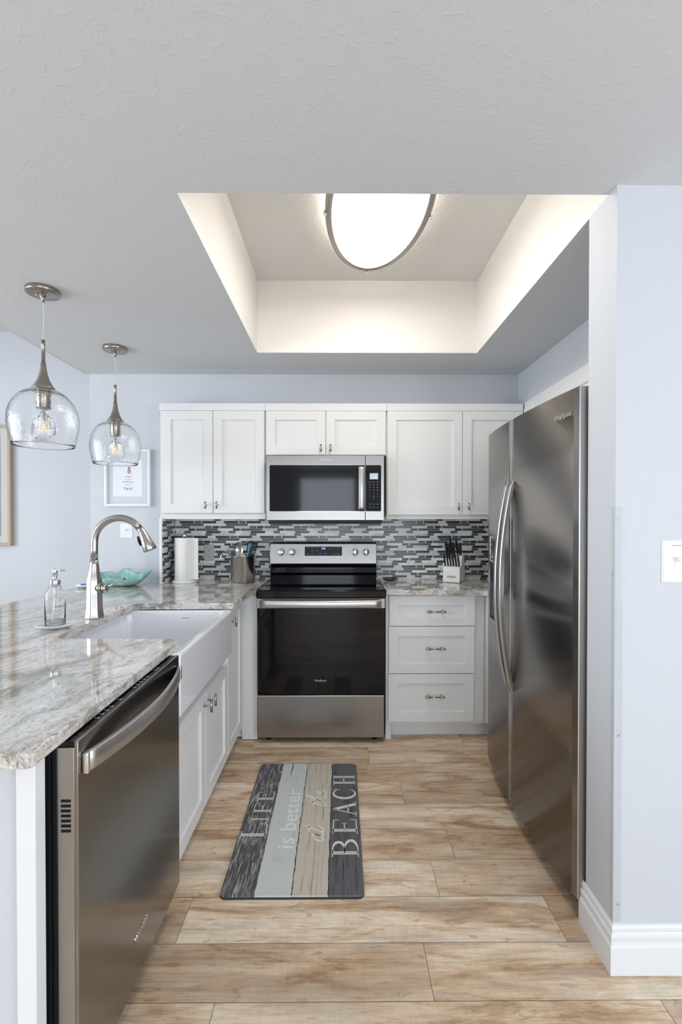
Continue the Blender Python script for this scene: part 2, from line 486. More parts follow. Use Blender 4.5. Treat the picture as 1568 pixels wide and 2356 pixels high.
# ceilings
TX0, TX1, TY0, TY1, ZT = -.485, .807, 1.394, 2.735, 2.732
mb = MB()
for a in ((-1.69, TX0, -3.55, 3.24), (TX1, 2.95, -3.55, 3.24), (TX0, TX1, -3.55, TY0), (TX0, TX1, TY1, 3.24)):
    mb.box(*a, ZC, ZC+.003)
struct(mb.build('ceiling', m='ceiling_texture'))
mb = MB()
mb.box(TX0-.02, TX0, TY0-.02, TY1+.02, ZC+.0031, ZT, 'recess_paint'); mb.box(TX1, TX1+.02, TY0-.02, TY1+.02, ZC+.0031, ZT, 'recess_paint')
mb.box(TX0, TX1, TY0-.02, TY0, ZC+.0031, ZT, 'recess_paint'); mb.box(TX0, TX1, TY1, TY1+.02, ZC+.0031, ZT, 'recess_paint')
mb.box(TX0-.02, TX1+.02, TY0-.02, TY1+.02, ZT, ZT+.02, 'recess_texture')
struct(mb.build('ceiling'))
mb = MB(); mb.box(-4.58, -1.69, -3.55, 3.75, ZH, ZH+.05, 'ceiling_texture'); mb.box(-1.72, -1.69, -3.55, 3.15, ZC, ZH, 'wall_paint')
struct(mb.build('ceiling'))
# walls
def wall(name, *a, m='wall_paint', bev=0):
    return struct(MB().box(*a, m, bev).build(name))
mb = MB(); mb.box(-1.17, 1.7, 3.235, 3.33, 0, 2.0790); mb.box(-1.166, 1.7, 3.15, 3.33, 2.0790, ZC)
struct(mb.build('wall_back', m='wall_paint'))
wall('wall_left', -1.69, -1.166, 3.15, 3.33, 0, ZC)
wall('wall_far', -4.58, -1.60, 3.70, 3.78, 0, ZH)
wall('wall_return', -1.69, -1.60, 3.33, 3.70, 0, ZH)
# header wall over the appliance niche, and niche side
mb = MB(); mb.box(1.212, 1.70, 1.506, 3.15, 2.087, ZC); mb.box(1.62, 1.70, 1.506, 3.235, 0, 2.087)
struct(mb.build('wall_right', m='wall_paint'))
# wall end beside the fridge, running to the right
mb = MB(); mb.box(.807, 2.95, 1.353, 1.505, 0, ZC, 'wall_paint')
mb.bm.faces.ensure_lookup_table()
o = mb.build('wall_front_right'); struct(o)
# rear living area walls with their windows
def wall_holes(name, x0, x1, z1, y, t, holes, swap=False):
    mb = MB(); xs = x0
    def bx(a, b_, c, d):
        if b_-a < 1e-4 or d-c < 1e-4: return
        if swap: mb.box(y, y+t, a, b_, c, d)
        else: mb.box(a, b_, y, y+t, c, d)
    for (ha, hb, hc, hd) in holes:
        bx(xs, ha, 0, z1); bx(ha, hb, 0, hc); bx(ha, hb, hd, z1); xs = hb
    bx(xs, x1, 0, z1)
    return struct(mb.build(name, m='wall_paint'))
wall_holes('wall_rear', -4.58, 2.95, ZH, -3.60, .05, [(-.85, .35, .22, 2.18), (1.05, 1.85, .22, 2.18)])
wall_holes('wall_far_left', -3.55, 3.70, ZH, -4.60, .05, [(-1.3, 2.1, .35, 2.55)], True)
wall_holes('wall_far_right', -3.55, 1.353, ZC, 2.95, .05, [(-2.1, -.3, .4, 2.3)], True)
def win(name, a0, a1, z0, z1, y, swap, nm=2):
    mb = MB()
    def bx(a, b_, c, d, t0=-.02, t1=.02):
        if swap: mb.box(y+t0, y+t1, a, b_, c, d, None, .003)
        else: mb.box(a, b_, y+t0, y+t1, c, d, None, .003)
    bx(a0, a0+.06, z0, z1); bx(a1-.06, a1, z0, z1); bx(a0, a1, z0, z0+.06); bx(a0, a1, z1-.06, z1)
    for k in range(1, nm): c = a0+(a1-a0)*k/nm; bx(c-.04, c+.04, z0, z1)
    return struct(mb.build(name, m='trim_white'))
win('window_1', -.85, .35, .22, 2.18, -3.56, False, 1); win('window_4', 1.05, 1.85, .22, 2.18, -3.56, False, 1)
for n_, (a_, b_) in enumerate(((-.85, .35), (1.05, 1.85))):
    mb = MB(); mb.box(a_-.10, a_+.01, -3.549, -3.525, .14, 2.28, None, .004); mb.box(b_-.01, b_+.10, -3.549, -3.525, .14, 2.28, None, .004); mb.box(a_+.01, b_-.01, -3.549, -3.525, 2.17, 2.28, None, .004); mb.box(a_+.01, b_-.01, -3.549, -3.525, .14, .23, None, .004)
    struct(mb.build('trim_%d' % (n_+3), m='trim_white'))
win('window_2', -1.3, 2.1, .35, 2.55, -4.52, True, 3)
win('window_3', -2.1, -.3, .4, 2.3, 2.925, True, 2)

# baseboard, one profile swept round the wall end
prof = [(0, 0), (.016, 0), (.016, .083), (.0145, .085), (.012, .087), (.0105, .093), (.0115, .103), (.013, .108), (.0125, .112), (.008, .116), (.006, .120), (.0085, .128), (.008, .134), (.004, .139), (0, .141)]
mb = MB()
path = [((.807, 1.520), (-1, 0)), ((.807, 1.353), (-1, -1)), ((2.95, 1.353), (0, -1))]
rings = [[mb.bm.verts.new((p[0]+d[0]*o_, p[1]+d[1]*o_, z)) for o_, z in prof] for p, d in path]
for a, b_ in zip(rings, rings[1:]):
    for k in range(len(prof)-1): mb.bm.faces.new([a[k], a[k+1], b_[k+1], b_[k]])
mb.bm.faces.new(rings[0]); mb.bm.faces.new(rings[-1])
struct(mb.build('baseboard_right', m='trim_white'))
mb = MB(); mb.box(-4.55, -1.69, 3.684, 3.70, 0, .14); mb.box(-4.55, -4.534, -3.55, 3.684, 0, .14)
struct(mb.build('baseboard_left', m='trim_white'))
# end board standing at the left end of the tiled back wall
struct(MB().box(-1.165, -1.149, 2.995, 3.235, .9085, 1.336, None, .001).build('trim_1', m='trim_white'))
# caulk bead behind the worktop
struct(MB().box(-1.60, -1.166, 3.146, 3.15, .9085, .913).build('trim_2', m='trim_white'))

# clear corner guard on the wall end
t = thing('corner_guard', 'clear plastic corner guard screwed to the wall end beside the fridge', 'corner guard', (.806, 1.352, .148))
MB().box(.8045, .8295, 1.3505, 1.3525, .148, 1.373).box(.8045, .8065, 1.3525, 1.372, .148, 1.373).build('guard_strip', t, 'clear_plastic')
for (x, y, z, ax, mm) in ((.819, 1.3495, 1.338, 'Y', 'nickel'), (.819, 1.3495, .70, 'Y', 'nickel'), (.819, 1.3495, .20, 'Y', 'nickel'), (.8035, 1.362, 1.175, 'X', 'chrome'), (.8035, 1.362, .81, 'X', 'chrome'), (.8035, 1.362, .31, 'X', 'chrome')):
    MB().cyl((x, y, z), .0023, .002, None, ax, 12, .0005).build('screw', t, mm)

# ------------------------------------------------------------ tiled backsplash
ROWS = [[(313, 388, 'B'), (398, 640, 'O')], [(1, 76, 'O'), (84, 158, 'B'), (167, 330, 'O')], [(234, 480, 'O')],
        [(214, 372, 'B'), (382, 455, 'O'), (464, 624, 'B')], [(100, 175, 'O')], [(110, 272, 'B'), (362, 438, 'O')]]
U = .309/497
def tile_wall(mb, a0, a1, z0, z1, put):
    rnd = random.Random(3); G = .0018
    zr = 1.041 - 8*.0172; row = -8
    while zr < z1:
        spec = ROWS[row % 6]
        sheet = (row // 12) % 2
        segs = []; per = .309; k = -6
        while k < 12:
            for (s_, e_, c) in spec:
                sh = .238 + k*per + (.06 if sheet else 0)
                segs.append((sh+s_*U, sh+e_*U, c))
            k += 1
        segs.sort(); full = []; cur = a0
        for s_, e_, c in segs:
            if e_ <= a0 or s_ >= a1: continue
            if s_ > cur+.004:
                g0 = cur
                while s_-g0 > .004:
                    ln = min(rnd.choice((.05, .10, .10, .152)), s_-g0)
                    if s_-g0-ln < .03: ln = s_-g0
                    full.append((g0, g0+ln, 'L' if rnd.random() < .42 else 'M')); g0 += ln
            full.append((max(s_, a0), min(e_, a1), c)); cur = max(cur, e_)
        if cur < a1-.004: full.append((cur, a1, 'M'))
        zc, zd = max(zr+G/2, z0), min(zr+.0172-G/2, z1)
        if zd-zc > .003:
            for (a, b_, c) in full:
                a = max(a, a0); b_ = min(b_, a1)
                if b_-a < .004: continue
                put(a+G/2, b_-G/2, zc, zd, {'B': 'tile_black', 'O': 'tile_olive', 'L': 'tile_glass', 'M': 'tile_marble'}[c])
        zr += .0172; row += 1
mb = MB(); mb.box(-1.146, 1.22, 3.2300, 3.2345, .909, 1.345, 'grout')
tile_wall(mb, -1.146, 1.22, .909, 1.345, lambda a, b_, c, d, q: mb.box(a, b_, 3.2282, 3.2305, c, d, q))
mb.box(-1.1488, -1.1463, 2.998, 3.2295, .909, 1.334, 'grout')
tile_wall(mb, 2.998, 3.228, .909, 1.334, lambda a, b_, c, d, q: mb.box(-1.1465, -1.1443, a, b_, c, d, q))
tag(mb.build('tile_backsplash', recalc=True), 'linear mosaic backsplash of grey, black and marble strips behind the stove', 'backsplash')

# ------------------------------------------------------------ cabinets
def knob(parent, org, n, vertical=True, ln=.046, out=.028, r=.0058):
    """T-bar pull standing out along n"""
    mb = MB(); n = Vector(n); o_ = Vector(org); tip = o_+n*out
    mb.tube([o_, tip], r*.75, None, 12)
    ax = Vector((0, 0, 1)) if vertical else Vector((0, 0, 1)).cross(n)
    mb.tube([tip-ax*ln/2, tip+ax*ln/2], r, None, 14)
    return mb.build('pull', parent, 'nickel')
def door(parent, org, u, n, w_, h, name='door', fr=.058, m='cabinet_white'):
    mb = MB(); mb.shaker(w_, h, .02, fr, .009, m); mb.xf(0, frame(org, u, n))
    return mb.build(name, parent)
BX, BN = (1, 0, 0), (0, -1, 0)
YF = 3.02   # face frames of the wall cabinets
def upper(label, x0, x1, z0, doors, knobs, rail=True, name='wall_cabinet', x1b=None):
    t = thing(name, label, 'cabinet', ((x0+x1)/2, 3.12, z0))
    mb = MB(); mb.box(x0, x1b or x1, YF, 3.227, z0, 2.078, 'cabinet_white', .001)
    mb.build('cabinet_box', t)
    for (a, b_, z, zt) in doors:
        d = door(t, (a, YF-.001, z), BX, BN, b_-a, zt-z)
        for kx in knobs:
            if a < kx[0] < b_: knob(d, (kx[0], YF-.021, kx[1]), (0, -1, 0))
    MB().box(x0, x1b or x1, YF-.018, YF-.001, 2.031, 2.078, None, .001).build('top_rail', t, 'cabinet_white')
    if rail: MB().box(x0, x1b or x1, YF-.004, YF+.018, 1.330, 1.3655, None, .001).build('light_rail', t, 'cabinet_white')
    return t
upper('white two-door wall cabinet left of the microwave', -1.165, -.483, 1.366,
      [(-1.148, -.8205, 1.3685, 2.029), (-.8175, -.4885, 1.3685, 2.029)], [(-.861, 1.42), (-.790, 1.42)])
upper('short white two-door cabinet above the microwave', -.482, .302, 1.742,
      [(-.477, -.0925, 1.745, 2.029), (-.0895, .296, 1.745, 2.029)], [(-.122, 1.786), (-.060, 1.786)], rail=False)
upper('white two-door wall cabinet between microwave and fridge', .303, 1.188, 1.356,
      [(.308, .792, 1.358, 2.029), (.795, 1.185, 1.358, 2.029)], [(.763, 1.409), (.829, 1.411)])
# cabinet over the fridge, facing left
t = thing('wall_cabinet', 'white cabinet above the fridge under the blue-grey wall', 'cabinet', (1.4, 2.2, 1.80))
MB().box(1.204, 1.60, 1.51, 3.015, 1.81, 2.086, None, .001).build('cabinet_box', t, 'cabinet_white')
MB().box(1.196, 1.2035, 1.51, 3.010, 2.045, 2.085, None, .001).build('top_rail', t, 'cabinet_white')
MB().box(1.190, 1.2035, 2.829, 3.000, 1.815, 2.043, None, .001).build('filler', t, 'cabinet_white')
for a, b_ in ((2.505, 2.825), (2.01, 2.502), (1.515, 2.007)):
    mb = MB(); mb.shaker(b_-a, .228, .012, .045, .007, 'cabinet_white'); mb.xf(0, frame((1.2035, b_, 1.815), (0, -1, 0), (-1, 0, 0))); mb.build('door', t)

# base cabinets
LN = (1, 0, 0)      # left run faces +X
LU = (0, 1, 0)
def ldoor(t, y0, y1, z0, z1, x=-.599, fr=.058):
    mb = MB(); mb.shaker(y1-y0, z1-z0, .02, fr, .009, 'cabinet_white')
    mb.xf(0, frame((x, y0, z0), LU, LN)); return mb.build('door', t)
t = thing('base_cabinet', 'white two-door base cabinet under the farmhouse sink', 'cabinet', (-.9, 1.98, 0))
mb = MB(); mb.box(-1.12, -.60, 1.580, 2.392, .095, .645, 'cabinet_white'); mb.box(-1.12, -.655, 1.580, 2.392, 0, .095, 'trim_white')
mb.box(-.6195, -.600, 1.580, 1.60, .645, .872, 'cabinet_white'); mb.box(-1.12, -.600, 2.336, 2.392, .645, .872, 'cabinet_white')
mb.build('cabinet_box', t)
d = ldoor(t, 1.600, 1.992, .098, .590); knob(d, (-.579, 1.962, .541), LN, out=.034, ln=.050)
d = ldoor(t, 1.996, 2.388, .098, .590); knob(d, (-.579, 2.028, .541), LN, out=.034, ln=.050)
t = thing('base_cabinet', 'narrow white cabinet between the sink and the stove corner', 'cabinet', (-.9, 2.56, 0))
mb = MB(); mb.box(-1.12, -.60, 2.3935, 2.78, .095, .872, 'cabinet_white'); mb.box(-1.12, -.655, 2.3935, 2.78, 0, .095, 'trim_white')
mb.build('cabinet_box', t)
d = ldoor(t, 2.396, 2.735, .098, .868); knob(d, (-.579, 2.452, .79), LN, out=.030, ln=.050)
t = thing('filler_panel', 'plain white filler panel standing left of the stove', 'panel', (-.55, 2.79, 0))
MB().box(-.590, -.4965, 2.783, 2.803, .004, .874, None, .001).build('panel_board', t, 'cabinet_white')
MB().box(-1.12, -.4965, 2.804, 3.22, .01, .872, None).build('cabinet_box', t, 'cabinet_white')
# drawers right of the stove
t = thing('drawer_cabinet', 'white three-drawer base cabinet right of the stove', 'cabinet', (.58, 2.98, 0))
mb = MB(); mb.box(.276, .872, 2.790, 3.226, .092, .874, 'cabinet_white', .001); mb.box(.276, .309, 2.790, 2.84, 0, .092, 'cabinet_white')
mb.box(.309, 1.3, 2.850, 2.87, 0, .0915, 'trim_white')
mb.build('cabinet_box', t)
for (z0, z1, bx) in ((.690, .873, .295), (.405, .686, .292), (.115, .401, .289)):
    d = door(t, (bx, 2.787, z0), BX, BN, .514, z1-z0, 'drawer', .056)
    zc = (z0+z1)/2 - (.003 if z1 > .8 else -.012); cx = bx+.514*.54
    mb = MB()
    for s_ in (-1, 1):
        mb.tube([(cx+s_*.038, 2.770, zc+.003), (cx+s_*.038, 2.745, zc)], .0045, 'nickel', 12)
        mb.tube([(cx+s_*.030, 2.743, zc), (cx+s_*.058, 2.743, zc)], .0062, 'nickel', 14)
    mb.tube([(cx-.030, 2.743, zc), (cx+.030, 2.743, zc)], .0045, 'nickel', 14)
    mb.build('pull', d)
t = thing('corner_cabinet', 'white corner base cabinet beside the fridge', 'cabinet', (1.1, 2.8, 0))
mb = MB(); mb.box(.895, 1.55, 2.50, 2.789, .092, .874, 'cabinet_white'); mb.box(.8735, 1.55, 2.7895, 3.226, .092, .874, 'cabinet_white')
mb.box(.955, 1.3, 2.50, 2.848, 0, .0915, 'trim_white')
mb.build('cabinet_box', t)
MB().box(.878, .8945, 2.505, 2.772, .115, .872, None, .0015).build('door', t, 'cabinet_white')

# peninsula end panel, left foreground
t = thing('end_panel', 'pale grey peninsula end panel below the worktop, left foreground', 'panel', (-1.1, .93, 0))
MB().box(-1.46, -.640, .922, .945, .0, .877).build('panel_board', t, 'wall_paint')
MB().box(-.639, -.601, .912, .945, .0, .877, None, .002).build('corner_board', t, 'trim_white')
t = thing('peninsula_back', 'plain panelled back of the peninsula under the bar overhang', 'panel', (-1.15, 2, 0))
MB().box(-1.16, -1.125, .946, 3.149, 0, .877).build('panel_board', t, 'trim_white')

# ------------------------------------------------------------ worktops
poly = [(-.580, .850), (-.572, .852), (-.568, .860), (-.570, 1.643), (-.573, 1.652), (-.582, 1.655),
        (-1.005, 1.655)] + [(-1.005+.03*math.cos(a), 1.685-.03+ .03+.03*math.sin(a)) for a in ()] + \
       [(-1.020, 1.659), (-1.030, 1.670), (-1.032, 1.685), (-1.032, 2.300), (-1.026, 2.322), (-1.005, 2.335),
        (-.548, 2.335), (-.540, 2.338), (-.537, 2.346), (-.533, 2.700), (-.527, 2.728), (-.510, 2.745), (-.4945, 2.745), (-.4945, 3.227),
        (-1.145, 3.227), (-1.145, 3.149), (-1.605, 3.149), (-1.615, 3.0), (-1.632, 2.80), (-1.655, 2.62), (-1.672, 2.45), (-1.682, 2.2), (-1.69, 1.6), (-1.69, .850)]
mb = MB(); mb.prism(poly, .878, .908, None, 'Z', .0035, 2)
tag(mb.build('countertop', m='granite'), 'veined grey granite worktop wrapping the sink and peninsula', 'countertop')
poly = [(.2755, 2.745), (.850, 2.745), (.858, 2.741), (.885, 2.704), (.888, 2.695), (.888, 2.50), (1.55, 2.50), (1.55, 3.227), (.2755, 3.227)]
mb = MB(); mb.prism(poly, .878, .908, None, 'Z', .0035, 2)
tag(mb.build('countertop', m='granite'), 'short granite worktop holding the knife block, right of the stove', 'countertop')

# ------------------------------------------------------------ farmhouse sink
t = thing('farmhouse_sink', 'white ceramic farmhouse sink with deep apron front', 'sink', (-.80, 1.95, .65))
mb = MB(); bm = mb.bm
SX0, SX1, SY0, SY1, SZ0, SZ1 = -1.09, -.543, 1.572, 2.332, .655, .8765
wt = .030
def rr(x0, x1, y0, y1, z, rad, n=5):
    out = []
    for cx, cy, a in ((x1-rad, y1-rad, 0), (x0+rad, y1-rad, 90), (x0+rad, y0+rad, 180), (x1-rad, y0+rad, 270)):
        for k in range(n+1):
            an = math.radians(a+90*k/n); out.append(bm.verts.new((cx+rad*math.cos(an), cy+rad*math.sin(an), z)))
    return out
L_ = [rr(SX0+.004, SX1-.006, SY0+.004, SY1-.004, SZ0, .010), rr(SX0, SX1, SY0, SY1, SZ0+.008, .012), rr(SX0, SX1, SY0, SY1, SZ1-.010, .012),
      rr(SX0+.003, SX1-.003, SY0+.003, SY1-.003, SZ1-.003, .012), rr(SX0+.010, SX1-.010, SY0+.010, SY1-.010, SZ1, .012),
      rr(SX0+wt-.008, SX1-wt+.006, SY0+wt-.008, SY1-wt+.008, SZ1, .02), rr(SX0+wt-.002, SX1-wt, SY0+wt-.002, SY1-wt+.002, SZ1-.005, .025),
      rr(SX0+wt, SX1-wt-.002, SY0+wt, SY1-wt, SZ1-.02, .03), rr(SX0+wt+.01, SX1-wt-.012, SY0+wt+.01, SY1-wt-.01, SZ0+.05, .03),
      rr(SX0+wt+.03, SX1-wt-.03, SY0+wt+.03, SY1-wt-.03, SZ0+.025, .03)]
for a, b_ in zip(L_, L_[1:]):
    for k in range(len(a)):
        f = bm.faces.new([a[k], a[(k+1) % len(a)], b_[(k+1) % len(a)], b_[k]]); f.smooth = True
f = bm.faces.new(L_[-1]); f = bm.faces.new(L_[0])
for f in bm.faces:
    if f.calc_area() > .004: f.smooth = False
mb.build('basin', t, 'sink_ceramic')
mb = MB(); mb.lathe([(0, .004), (.03, .004), (.043, .006), (.045, .002), (.045, 0)], (-.81, 1.95, SZ0+.0255), 32, 'chrome'); mb.build('drain', t)
mb = MB(); mb.text('GRANDY', .0085, Matrix.Translation((-.765, 2.2995, .842)) @ Matrix.Rotation(PI/2, 4, 'X'), .0004, 'print_grey'); mb.build('maker_mark', t)

# ------------------------------------------------------------ dishwasher
t = thing('dishwasher', 'stainless dishwasher with bowed handle under the peninsula worktop', 'dishwasher', (-.85, 1.27, 0))
DY0, DY1, DXF = .9635, 1.5675, -.545
mb = MB(); mb.box(-1.11, -.618, .968, 1.565, .012, .872, 'black_plastic', .002)
mb.box(-.618, -.604, .964, 1.567, .06, .868, 'black_matte', .001); mb.box(-.602, -.590, .966, 1.566, .06, .870, 'black_plastic', .002)
for sx, sy in ((-1.05, 1.0), (-1.05, 1.53), (-.68, 1.0), (-.68, 1.53)): mb.cyl((sx, sy, 0), .015, .02, 'black_plastic')
mb.build('tub', t)
MB().box(-.650, -.630, .97, 1.563, .01, .095, None, .001).build('kick_plate', t, 'black_plastic')
dd = MB(); dd.box(-.5535, DXF, DY0, DY1, .100, .876, 'stainless_dark', .0015)
dd.box(-.589, -.5535, DY0+.0005, DY1-.0005, .100, .862, 'stainless_side', .001)
for k in range(7): dd.box(-.581, -.561, DY0-.0004, DY0+.003, .748-.0105*k, .7535-.0105*k, 'black_matte')
door_o = dd.build('door', t)
mb = MB(); mb.box(-.589, -.554, DY0+.003, DY1-.001, .8625, .8745, 'black_glass', .001)
strip = mb.build('control_strip', door_o)
for yy in [1.08+.022*q for q in range(4)]+[1.19, 1.275, 1.296, 1.317, 1.338, 1.359, 1.42, 1.438]:
    mb = MB(); mb.box(-.5645, -.5615, yy-.004, yy+.004, .8745, .8747, 'print_white'); mb.box(-.5700, -.5680, yy-.003, yy+.002, .8745, .8747, 'print_white'); mb.build('button_mark', strip)
# bowed handle
def bowed(pts_xy, z0, z1, th, mat_, mb, axis='Y'):
    n = len(pts_xy)
    for (a, b_) in zip(pts_xy, pts_xy[1:]): pass
    vs = []
    for k, (q, d) in enumerate(pts_xy):
        p0 = pts_xy[max(k-1, 0)]; p1 = pts_xy[min(k+1, n-1)]
        tx, td = p1[0]-p0[0], p1[1]-p0[1]; l = math.hypot(tx, td); nx, nd = -td/l, tx/l
        o_ = (q+nx*th/2, d+nd*th/2); i_ = (q-nx*th/2, d-nd*th/2)
        vs.append([(o_, z0+.002), (o_, z1-.002), ((o_[0]-nx*.002, o_[1]-nd*.002), z1), (i_, z1), (i_, z0), ((o_[0]-nx*.002, o_[1]-nd*.002), z0)])
    return vs
def bowed_mesh(mb, P, z0, z1, th, mat_, conv):
    i = mb.mi(mat_); vs = bowed(P, z0, z1, th, mat_, mb)
    R = [[mb.bm.verts.new(conv(a[0], a[1], z)) for a, z in ring] for ring in vs]
    for a, b_ in zip(R, R[1:]):
        m_ = len(a)
        for k in range(m_):
            f = mb.bm.faces.new([a[k], a[(k+1) % m_], b_[(k+1) % m_], b_[k]]); f.material_index = i; f.smooth = k in (0,)
    for e_ in (R[0], R[-1]):
        f = mb.bm.faces.new(e_); f.material_index = i
N_ = 28
P = []
for k in range(N_+1):
    s_ = k/N_; d_ = .006+.040*math.sin(PI*s_)**.85 if 0 < s_ < 1 else .006
    P.append((.985+s_*.565, d_))
mb = MB(); bowed_mesh(mb, P, .800, .843, .010, 'stainless_light', lambda q, d, z: (DXF+d, q, z))
mb.box(DXF+.0005, DXF+.014, .976, .987, .799, .844, 'chrome', .003); mb.box(DXF+.0005, DXF+.014, 1.548, 1.558, .799, .844, 'chrome', .003)
mb.build('handle', door_o)
def badge(mb, size, mtx, mat_='chrome', dp=.0012, ring='gold'):
    mb.text('Whirlpool', size, mtx, dp, mat_, bold=.0)
    # slanted swirl ring round the centre of the word
    v0 = set(mb.bm.verts)
    pts = [(size*.52*math.cos(a)*.55, size*.52*math.sin(a), dp*.6) for a in [2*PI*k/24 for k in range(3, 22)]]
    mb.tube(pts, size*.028, ring, 6)
    bmesh.ops.transform(mb.bm, matrix=mtx @ Matrix.Rotation(-.6, 4, 'Z'), verts=[v for v in mb.bm.verts if v not in v0])
RX = Matrix(((0, 0, 1, 0), (1, 0, 0, 0), (0, 1, 0, 0), (0, 0, 0, 1)))     # text reading along +Y on a +X face
mb = MB(); badge(mb, .0195, Matrix.Translation((DXF+.001, 1.262, .215)) @ RX); mb.build('badge', door_o)

# ------------------------------------------------------------ stove
t = thing('electric_range', 'stainless electric stove with black glass oven door', 'stove', (-.11, 2.98, 0))
RX0, RX1 = -.491, .270
mb = MB(); mb.box(RX0+.004, RX1-.004, 2.765, 3.215, .03, .868, 'black_plastic', .002)
mb.build('body', t)
for x in (RX0+.06, RX1-.06):
    for y in (2.80, 3.15): MB().cyl((x, y, 0), .016, .03).build('foot', t, 'black_plastic')
ck = MB(); ck.box(RX0, RX1, 2.711, 3.215, .8685, .912, 'black_glass', .005)
ck.box(RX0+.012, RX1-.012, 2.728, 3.165, .9121, .9145, 'cooktop_glass', .001)
for (x0, x1, y0, y1) in ((RX0+.002, RX1-.002, 2.713, 2.727), (RX0+.002, RX0+.011, 2.727, 3.16), (RX1-.011, RX1-.002, 2.727, 3.16)):
    ck.box(x0, x1, y0, y1, .912, .9165, 'black_glass', .002)
cko = ck.build('cooktop', t)
for (x, y, r) in ((-.30, 2.86, .11), (.08, 2.86, .095), (-.30, 3.06, .075), (.08, 3.06, .085)):
    mb = MB(); mb.lathe([(r-.0006, 0), (r+.0006, 0)], (x, y, .9149), 64, 'burner_grey'); mb.build('burner_mark', cko)
mb = MB(); mb.prism([(3.168, .913), (3.168, .945), (3.150, .965), (3.150, 1.000), (3.170, 1.02), (3.215, 1.02), (3.215, .913)], RX0+.018, RX1-.022, None, 'X', .002)
riser = mb.build('riser', t, 'black_glass')
mb = MB(); mb.prism([(3.135, 1.021), (3.128, 1.030), (3.146, 1.160), (3.160, 1.174), (3.215, 1.176), (3.215, 1.021)], RX0+.018, RX1-.022, None, 'X', .003)
bg = mb.build('control_panel', t, 'stainless')
def on_bg(x, z):   # point on the slanted panel front
    return (x, 3.128+(z-1.030)*(.018/.130)-.0005, z)
TILT = Matrix.Rotation(PI/2-.137, 4, 'X')
for x in (-.396, -.322, .103, .177):
    p = on_bg(x, 1.105)
    mb = MB(); mb.lathe([(0, .030), (.017, .030), (.0195, .027), (.0195, .014), (.022, .010), (.022, 0), (0, 0)], (0, 0, 0), 32, 'chrome')
    mb.box(-.0065, .0065, -.018, .018, .030, .038, 'chrome', .002)
    mb.box(-.0009, .0009, .004, .018, .038, .0385, 'print_dark')
    mb.xf(0, Matrix.Translation(p) @ TILT)
    k_ = mb.build('knob', bg)
for x in (-.396, -.322, .103, .177):
    p = on_bg(x, 1.105); mb = MB()
    n0 = mb.n(); mb.lathe([(.0265, .0004), (.0275, .0004)], (0, 0, 0), 40, 'print_grey'); mb.xf(n0, Matrix.Translation(p) @ TILT)
    mb.text('OFF', .006, Matrix.Translation(on_bg(x, 1.139)) @ TILT, .0003, 'print_grey')
    mb.text('HI', .006, Matrix.Translation(on_bg(x, 1.070)) @ TILT, .0003, 'print_grey')
    mb.build('dial_marking', bg)
mb = MB(); n0 = mb.n(); mb.box(-.127, .127, -.032, .032, 0, .0015, 'black_glass', .0006); mb.box(-.129, .129, -.034, .034, -.0005, .0008, 'chrome', .0003)
mb.xf(0, Matrix.Translation(on_bg(-.112, 1.112)) @ TILT); disp = mb.build('display', bg)
mb = MB(); mb.text('1:53', .017, Matrix.Translation(on_bg(-.112, 1.130)) @ Matrix.Translation((0, -.0022, 0)) @ TILT, .0003, 'display_blue', bold=.0004); mb.build('clock_digits', disp)
for i_, (x, z, s_) in enumerate([(-.215, 1.135, 'BAKE'), (-.187, 1.135, 'BROIL'), (-.158, 1.135, 'KEEP'), (-.187, 1.115, 'CLEAN'), (-.158, 1.115, 'TIMER'), (-.215, 1.093, 'LIGHT'), (-.187, 1.093, 'COOK'),
                              (-.130, 1.096, 'START'), (-.096, 1.096, 'CANCEL'), (-.070, 1.128, 'TIMER'), (-.040, 1.135, 'SET'), (-.012, 1.135, 'LOCK'), (-.040, 1.115, '-'), (-.012, 1.115, '+'), (-.040, 1.093, 'OVEN'), (-.012, 1.093, 'CLOCK')]):
    mb = MB(); mb.text(s_, .0055, Matrix.Translation(on_bg(x, z)) @ Matrix.Translation((0, -.002, 0)) @ TILT, .0002, 'print_white'); mb.build('button_mark', disp)
# oven door
YD = 2.735
mb = MB(); mb.box(RX0+.001, RX1-.003, YD, 2.763, .803, .8625, 'stainless', .002)
mb.box(RX0+.003, RX1-.005, YD, 2.763, .292, .803, 'black_glass', .002)
od = mb.build('oven_door', t)
P = [(RX0+.024+s_*.708, .030+.016*math.sin(PI*s_)) for s_ in [k/20 for k in range(21)]]
mb = MB(); bowed_mesh(mb, P, .813, .856, .010, 'stainless_light', lambda q, d, z: (q, YD-d, z))
for x in (P[0][0]+.004, P[-1][0]-.004): mb.box(x-.006, x+.006, YD-.034, YD-.0003, .816, .853, 'stainless', .002)
mb.build('handle', od)
XY = Matrix.Rotation(PI/2, 4, 'X')
mb = MB(); badge(mb, .0165, Matrix.Translation((-.116, YD-.0008, .375)) @ XY, 'chrome', .0008); mb.build('badge', od)
mb = MB(); mb.box(RX0+.004, RX1-.008, YD+.002, 2.763, .034, .287, 'stainless', .003); mb.box(RX0+.004, RX1-.008, YD-.003, YD+.004, .279, .2875, 'stainless_light', .0015)
mb.build('storage_drawer', t)

